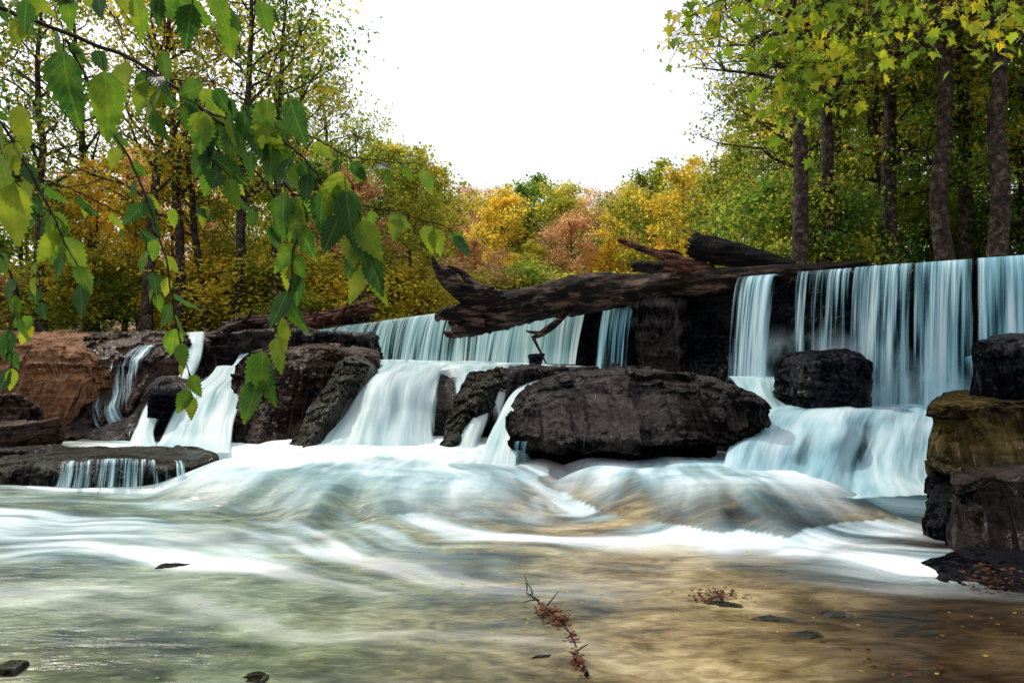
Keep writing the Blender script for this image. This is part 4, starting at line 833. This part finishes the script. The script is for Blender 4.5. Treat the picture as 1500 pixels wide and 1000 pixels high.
for i, px in enumerate(range(590, 1010, 22)):
    d = R.uniform(62, 84)
    top = 292+R.uniform(-16, 24)+(10 if 820 < px < 960 else 0)
    if 650 < px < 705 or 835 < px < 885: mat, k = LO, R.choice(['b0', 'b1', 'd1'])
    elif 720 <= px <= 830: mat, k = R.choice([LG, LG, LY]), 'd%d' % R.randrange(4)
    else: mat, k = R.choice([LV, LY, LG, LV]), 'd%d' % R.randrange(4)
    put(k, px+R.uniform(-8, 8), d, zt(top, d), mat, lab[mat.name], G1, wide=1.1)
for i, px in enumerate(range(560, 1050, 28)):
    d = R.uniform(50, 58); mat = R.choice([LV, LY, LY, LO, LG])
    if 640 < px < 900 and R.random() < .5: k = R.choice(['b0', 'b1']); mat = LO
    else: k = 'd%d' % R.randrange(4)
    put(k, px, d, zt(R.uniform(325, 385), d), mat, lab[mat.name], G1)
for i, px in enumerate(range(560, 1060, 30)):
    d = R.uniform(46, 49); mat = R.choice([LY, LV, LO, LG])
    put('u%d' % R.randrange(2), px, d, zt(R.uniform(400, 425), d), mat, 'low autumn shrub on the far bank', 'shrubs on the river bank', name='bush', cat='bush', wide=1.5)
for px, d, top, m_ in [(925, 50, 285, LY), (965, 44, 262, LV), (1010, 40, 258, LY), (1050, 36, 262, LV), (1085, 34, 225, LV), (1120, 40, 180, LV)]:
    put('d%d' % R.randrange(4), px, d, zt(top, d), m_, lab[m_.name], G1)
for px, d, top, m_, k in [(1180, 17, -60, LV, 'n0'), (1230, 20, -140, LG, 'n1'), (1300, 16, -180, LG, 'n2'), (1410, 15, -220, LG, 'n0'), (1500, 14.5, -260, LV, 'n1'), (1560, 13, -250, LG, 'n2'),
                          (1255, 26, -20, LV, 'n2'), (1340, 24, -60, LG, 'n0'), (1430, 22, -100, LD, 'n1'), (1520, 20, -120, LG, 'n0'), (1190, 32, 60, LY, 'n1'), (1600, 15, -200, LV, 'n0'), (1300, 32, 40, LD, 'n1'), (1400, 32, 20, LG, 'n2'), (1500, 30, 0, LD, 'n0')]:
    put(k, px, d, zt(top, d), m_, {LV: 'tall tree with yellow green leaves above the dam', LG: 'tall leafy green tree above the dam', LD: 'tall dark green tree above the dam', LY: 'tall golden tree above the dam'}[m_], 'tall trees on the steep bank')
for px, d, top, m_, k, rz in [(1165, 13.2, -260, LV, 'm0', 0), (1210, 14.0, -200, LG, 'm1', 2), (1388, 12.6, -320, LG, 'm1', 4), (1462, 11.8, -380, LV, 'm0', 1), (1310, 14.5, -250, LG, 'm0', 3)]:
    put(k, px, d, zt(top, d), m_, 'tall dark trunked tree with high crown above the dam', 'tall trees on the steep bank', rotz=rz)
for px in range(1120, 1640, 38):
    d = R.uniform(14, 17); mat = R.choice([LV, LG, LG, LD, LG]); put('u%d' % R.randrange(2), px, d, zt(R.uniform(285, 350), d), mat, 'leafy green shrub above the dam', 'shrubs above the dam', name='bush', cat='bush')

# ---------------------------------------------------------------- overhanging foreground branch
LUV = []
def leafV(base, d, nrm, L, W, curl, rng):
    d = d/np.linalg.norm(d); nrm = nrm-(nrm@d)*d; nrm /= np.linalg.norm(nrm)+1e-9; s = np.cross(d, nrm)
    n = 19; t = np.linspace(0, 1, n)
    w = W*np.sin(np.pi*t**.70)**.85*(1-.2*t); w[0] = W*.03; w[-1] = .0005
    odd = np.arange(n) % 2 == 1
    saw = np.where(odd, rng.uniform(1.04, 1.22, n), .88); saw[0] = 1; saw[-1] = 1
    pull = np.where(odd, L*.03, 0)
    bend = curl*L*t**2; sway = rng.uniform(-.10, .10)*L*t**2
    mid = base+d*(L*t)[:, None]-nrm*bend[:, None]+s*sway[:, None]
    wave = .05*L*np.sin(t*rng.uniform(6, 14)+rng.uniform(0, 6))
    foldv = rng.uniform(.02, .42)
    eL = mid+s*(w*saw)[:, None]+nrm*((w*foldv)+wave*w/W*.6)[:, None]+d*pull[:, None]
    eR = mid-s*(w*saw)[:, None]+nrm*((w*foldv)-wave*w/W*.6)[:, None]+d*pull[:, None]
    V = np.concatenate([mid, eL, eR]); i = np.arange(n-1)
    F = np.concatenate([np.stack([i, i+1, i+1+n, i+n], 1), np.stack([i, i+2*n, i+1+2*n, i+1], 1)])
    LUV.append(np.concatenate([np.stack([0*t, t], 1), np.stack([w/W, t], 1), np.stack([w/W, t], 1)]))
    return V, F
rng = np.random.RandomState(77)
ST = Acc(); LE = Acc()
def addleaf(b, d, L, facing=None):
    nrm = np.array([rng.normal(0, .5), -1, rng.normal(.1, .45)]) if facing is None else facing
    pet = b+d/np.linalg.norm(d)*L*.16+np.array([0, 0, -.004])
    V, F = tube(np.array([b, (b+pet)/2, pet]), [.0012, .001, .001], 4); ST.add(V, F)
    V, F = leafV(pet, d, nrm, L, L*rng.uniform(.25, .33), rng.uniform(-.15, .35), rng); LE.add(V, F)
def stem(pts, r0, r1_, sp=.045, L=(.055, .085), start=.0, dens=1.):
    p = resample([P(*q) for q in pts], 70); p = p+np.cumsum(rng.normal(0, .0012, p.shape), 0)
    V, F = tube(p, np.linspace(r0, r1_, 70), 7); ST.add(V, F)
    ln = np.concatenate([[0], np.cumsum(np.linalg.norm(np.diff(p, axis=0), axis=1))]); s = start*ln[-1]; side = 1
    while s < ln[-1]:
        b = np.array([np.interp(s, ln, p[:, k]) for k in range(3)]); i = min(68, int(np.interp(s, ln, np.arange(70)))); T = p[i+1]-p[i]; T /= np.linalg.norm(T)+1e-9
        if rng.rand() < dens:
            d = T*.45+np.array([side*rng.uniform(.1, .9), rng.normal(0, .35), -rng.uniform(.5, 1.2)])
            addleaf(b, d, rng.uniform(*L))
        side = -side; s += sp*rng.uniform(.5, 1.5)
    addleaf(p[-1], p[-1]-p[-8]+np.array([0, 0, -.02]), rng.uniform(*L))
stem([(-260, -120, 1.5), (-60, -20, 1.45), (60, 35, 1.4), (200, 95, 1.38), (300, 165, 1.35), (390, 235, 1.33), (430, 285, 1.3)], .0055, .0022, sp=.055, start=.35)
stem([(430, 285, 1.3), (480, 296, 1.3), (560, 310, 1.31), (652, 328, 1.32)], .002, .0008, sp=.036, L=(.04, .06))
stem([(300, 165, 1.35), (400, 200, 1.3), (470, 260, 1.27), (520, 330, 1.25), (548, 385, 1.25)], .0022, .0009, sp=.024)
stem([(400, 170, 1.3), (500, 225, 1.3), (560, 240, 1.32), (612, 246, 1.34)], .0016, .0008, sp=.04, L=(.035, .055))
stem([(430, 285, 1.3), (436, 350, 1.28), (425, 430, 1.26), (400, 500, 1.25), (382, 545, 1.25)], .0022, .0009, sp=.026)
stem([(95, 60, 1.42), (150, 170, 1.4), (205, 280, 1.38), (250, 400, 1.36), (268, 500, 1.35), (285, 575, 1.35)], .003, .0009, sp=.038, L=(.035, .065))
stem([(-120, 60, 1.5), (0, 180, 1.45), (55, 260, 1.43), (95, 340, 1.42), (120, 400, 1.42)], .004, .0012, sp=.028)
stem([(-120, 120, 1.6), (-20, 240, 1.55), (60, 290, 1.5), (110, 330, 1.5)], .003, .001, sp=.028)
stem([(-140, 180, 1.5), (-30, 330, 1.42), (15, 420, 1.4), (5, 500, 1.4), (15, 535, 1.4)], .003, .001, sp=.034, L=(.04, .07))
stem([(-60, -20, 1.45), (120, -25, 1.35), (260, -15, 1.3), (380, 5, 1.28)], .003, .001, sp=.035)
stem([(200, 95, 1.38), (260, 110, 1.33), (330, 120, 1.3), (400, 165, 1.28)], .002, .001, sp=.03)
stem([(205, 280, 1.38), (280, 300, 1.4), (350, 290, 1.42), (400, 330, 1.45)], .0016, .0008, sp=.045, L=(.035, .055), dens=.9)
stem([(55, 260, 1.43), (130, 290, 1.5), (200, 330, 1.55), (230, 420, 1.55)], .0018, .0008, sp=.038, L=(.04, .065))
stem([(95, 340, 1.5), (60, 400, 1.6), (70, 450, 1.65), (50, 490, 1.7)], .0018, .0008, sp=.045, L=(.04, .06))
stem([(300, 165, 1.35), (310, 230, 1.34), (340, 260, 1.3)], .002, .001, sp=.028)
for px, py, d_, L_, dx in [(92, 55, 1.25, .13, .0), (150, 85, 1.25, .12, .1), (25, 140, 1.3, .085, .1), (222, 150, 1.3, .065, .3), (235, 65, 1.3, .06, .2), (310, -30, 1.2, .07, .3), (378, -10, 1.2, .06, .3), (40, -10, 1.3, .06, -.2), (505, 260, 1.22, .10, .1), (500, 235, 1.25, .1, -.2), (395, 130, 1.25, .09, -.2), (420, 130, 1.25, .09, .3), (525, 310, 1.22, .08, .4), (335, 150, 1.28, .07, 0), (300, 150, 1.28, .08, -.2), (385, 500, 1.22, .08, -.05), (20, 250, 1.3, .12, -.1), (0, 210, 1.3, .1, .1)]:
    addleaf(P(px, py, d_), np.array([dx, .1, -1.]), L_)
V, F = ST.get(); root = P(-260, -120, 1.5)
e = bpy.data.objects.new('hanging_branch', None); e.location = root; COL.objects.link(e); tag(e, 'overhanging branch with serrated green leaves', 'branch')
o = meshnp('stem', V-root, F, TWIG, parent=e); V, F = LE.get(); o = meshnp('foliage', V-root, F, LF, parent=e, uv=np.concatenate(LUV))

# maple twigs upper right
ST = Acc()
def maple(b, d, nrm, L):
    d = d/np.linalg.norm(d); nrm = nrm-(nrm@d)*d; nrm /= np.linalg.norm(nrm); s = np.cross(d, nrm)
    prof = [(0, 0), (.30, -.02), (.22, .18), (.55, .22), (.40, .38), (.58, .58), (.25, .55), (.18, .72), (0, 1)]
    pr = np.array(prof); Rr = b+d*(pr[:, 1]*L)[:, None]+s*(pr[:, 0]*L)[:, None]+nrm*(pr[:, 0]*L*.25)[:, None]
    Ll = b+d*(pr[:, 1]*L)[:, None]-s*(pr[:, 0]*L)[:, None]+nrm*(pr[:, 0]*L*.25)[:, None]
    c = b+d*L*.3
    V = np.concatenate([[c], Rr, Ll]); F = [[0, i+1, i+2, 0] for i in range(8)]+[[0, i+11, i+10, 0] for i in range(8)]
    return V, F
MV = []; MF = []; mn = 0
for pts in [[(1560, -260, 4.0), (1400, -120, 3.9), (1280, -40, 3.8), (1180, 20, 3.7), (1100, 60, 3.7)], [(1400, -120, 3.9), (1300, 0, 3.9), (1230, 80, 3.9), (1150, 170, 3.9)], [(1560, -260, 4.0), (1480, -60, 4.2), (1400, 0, 4.2), (1330, 60, 4.2)],
            [(1280, -40, 3.8), (1180, -30, 3.7), (1080, -10, 3.6), (1010, 25, 3.6)], [(1560, -260, 4), (1560, -80, 4.2), (1500, 0, 4.4), (1440, 60, 4.4)], [(1230, 80, 3.9), (1180, 100, 3.8), (1130, 90, 3.8)]]:
    p = resample([P(*q) for q in pts], 50); V, F = tube(p, np.linspace(.010, .0025, 50), 6); ST.add(V, F)
    for i in range(8, 50):
        for _ in range(3):
            b = p[i]+rng.normal(0, .10, 3)+np.array([0, 0, -.04]); V, F = maple(b, np.array([rng.normal(0, .6), rng.normal(0, .5), -rng.uniform(.4, 1.2)]), np.array([rng.normal(0, .6), -.6, rng.normal(.7, .5)]), rng.uniform(.045, .085))
            MV.append(V); MF += [[a+mn for a in f[:3]] for f in F]; mn += len(V)
            V, F = tube(np.array([p[i], (p[i]+b)/2, b]), [.0015]*3, 4); ST.add(V, F)
V, F = ST.get(); root = P(1560, -260, 4.0)
e = bpy.data.objects.new('maple_branch', None); e.location = root; COL.objects.link(e); tag(e, 'overhanging branch with lobed yellow green leaves', 'branch')
meshnp('stem', V-root, F, TWIG, parent=e); meshnp('foliage', np.concatenate(MV)-root, np.array(MF), leaf_mat('maple_leaves', [(.0, (.05, .10, .01)), (.45, (.18, .26, .02)), (.75, (.46, .39, .03)), (1, (.62, .24, .02))], nscale=2.), parent=e, smooth=False)

# ---------------------------------------------------------------- world, light, camera
w = bpy.data.worlds.new('World'); S.world = w; w.use_nodes = True; nt = w.node_tree; nt.nodes.clear(); L = nt.links
sky = nt.nodes.new('ShaderNodeTexSky'); sky.sky_type = 'NISHITA'; sky.sun_disc = False
EL, AZ = math.radians(50), math.radians(-50)
sky.sun_elevation = EL; sky.sun_rotation = AZ; sky.dust_density = 4; sky.air_density = 1.5
b1 = nt.nodes.new('ShaderNodeBackground'); b1.inputs[1].default_value = .08; L.new(sky.outputs[0], b1.inputs[0])
b2 = nt.nodes.new('ShaderNodeBackground'); b2.inputs[0].default_value = (.98, .99, 1, 1); b2.inputs[1].default_value = .78
ad = nt.nodes.new('ShaderNodeAddShader'); L.new(b1.outputs[0], ad.inputs[0]); L.new(b2.outputs[0], ad.inputs[1])
wo = nt.nodes.new('ShaderNodeOutputWorld'); L.new(ad.outputs[0], wo.inputs[0])
sl = bpy.data.lights.new('sun', 'SUN'); sl.energy = 2.8; sl.angle = math.radians(2.5); sl.color = (1, .93, .82)
so = bpy.data.objects.new('sun', sl); COL.objects.link(so)
sd = Vector((math.sin(AZ)*math.cos(EL), math.cos(AZ)*math.cos(EL), math.sin(EL)))
so.rotation_euler = sd.to_track_quat('Z', 'Y').to_euler()
cam = bpy.data.cameras.new('camera'); co = bpy.data.objects.new('camera', cam); COL.objects.link(co)
co.location = (0, 0, EYE); co.rotation_euler = (math.radians(90), 0, 0)
cam.sensor_width = 36; cam.lens = 24; cam.shift_y = .02; cam.clip_end = 1000; cam.clip_start = .05
S.camera = co
S.view_settings.view_transform = 'Standard'; S.view_settings.look = 'None'; S.view_settings.exposure = 0
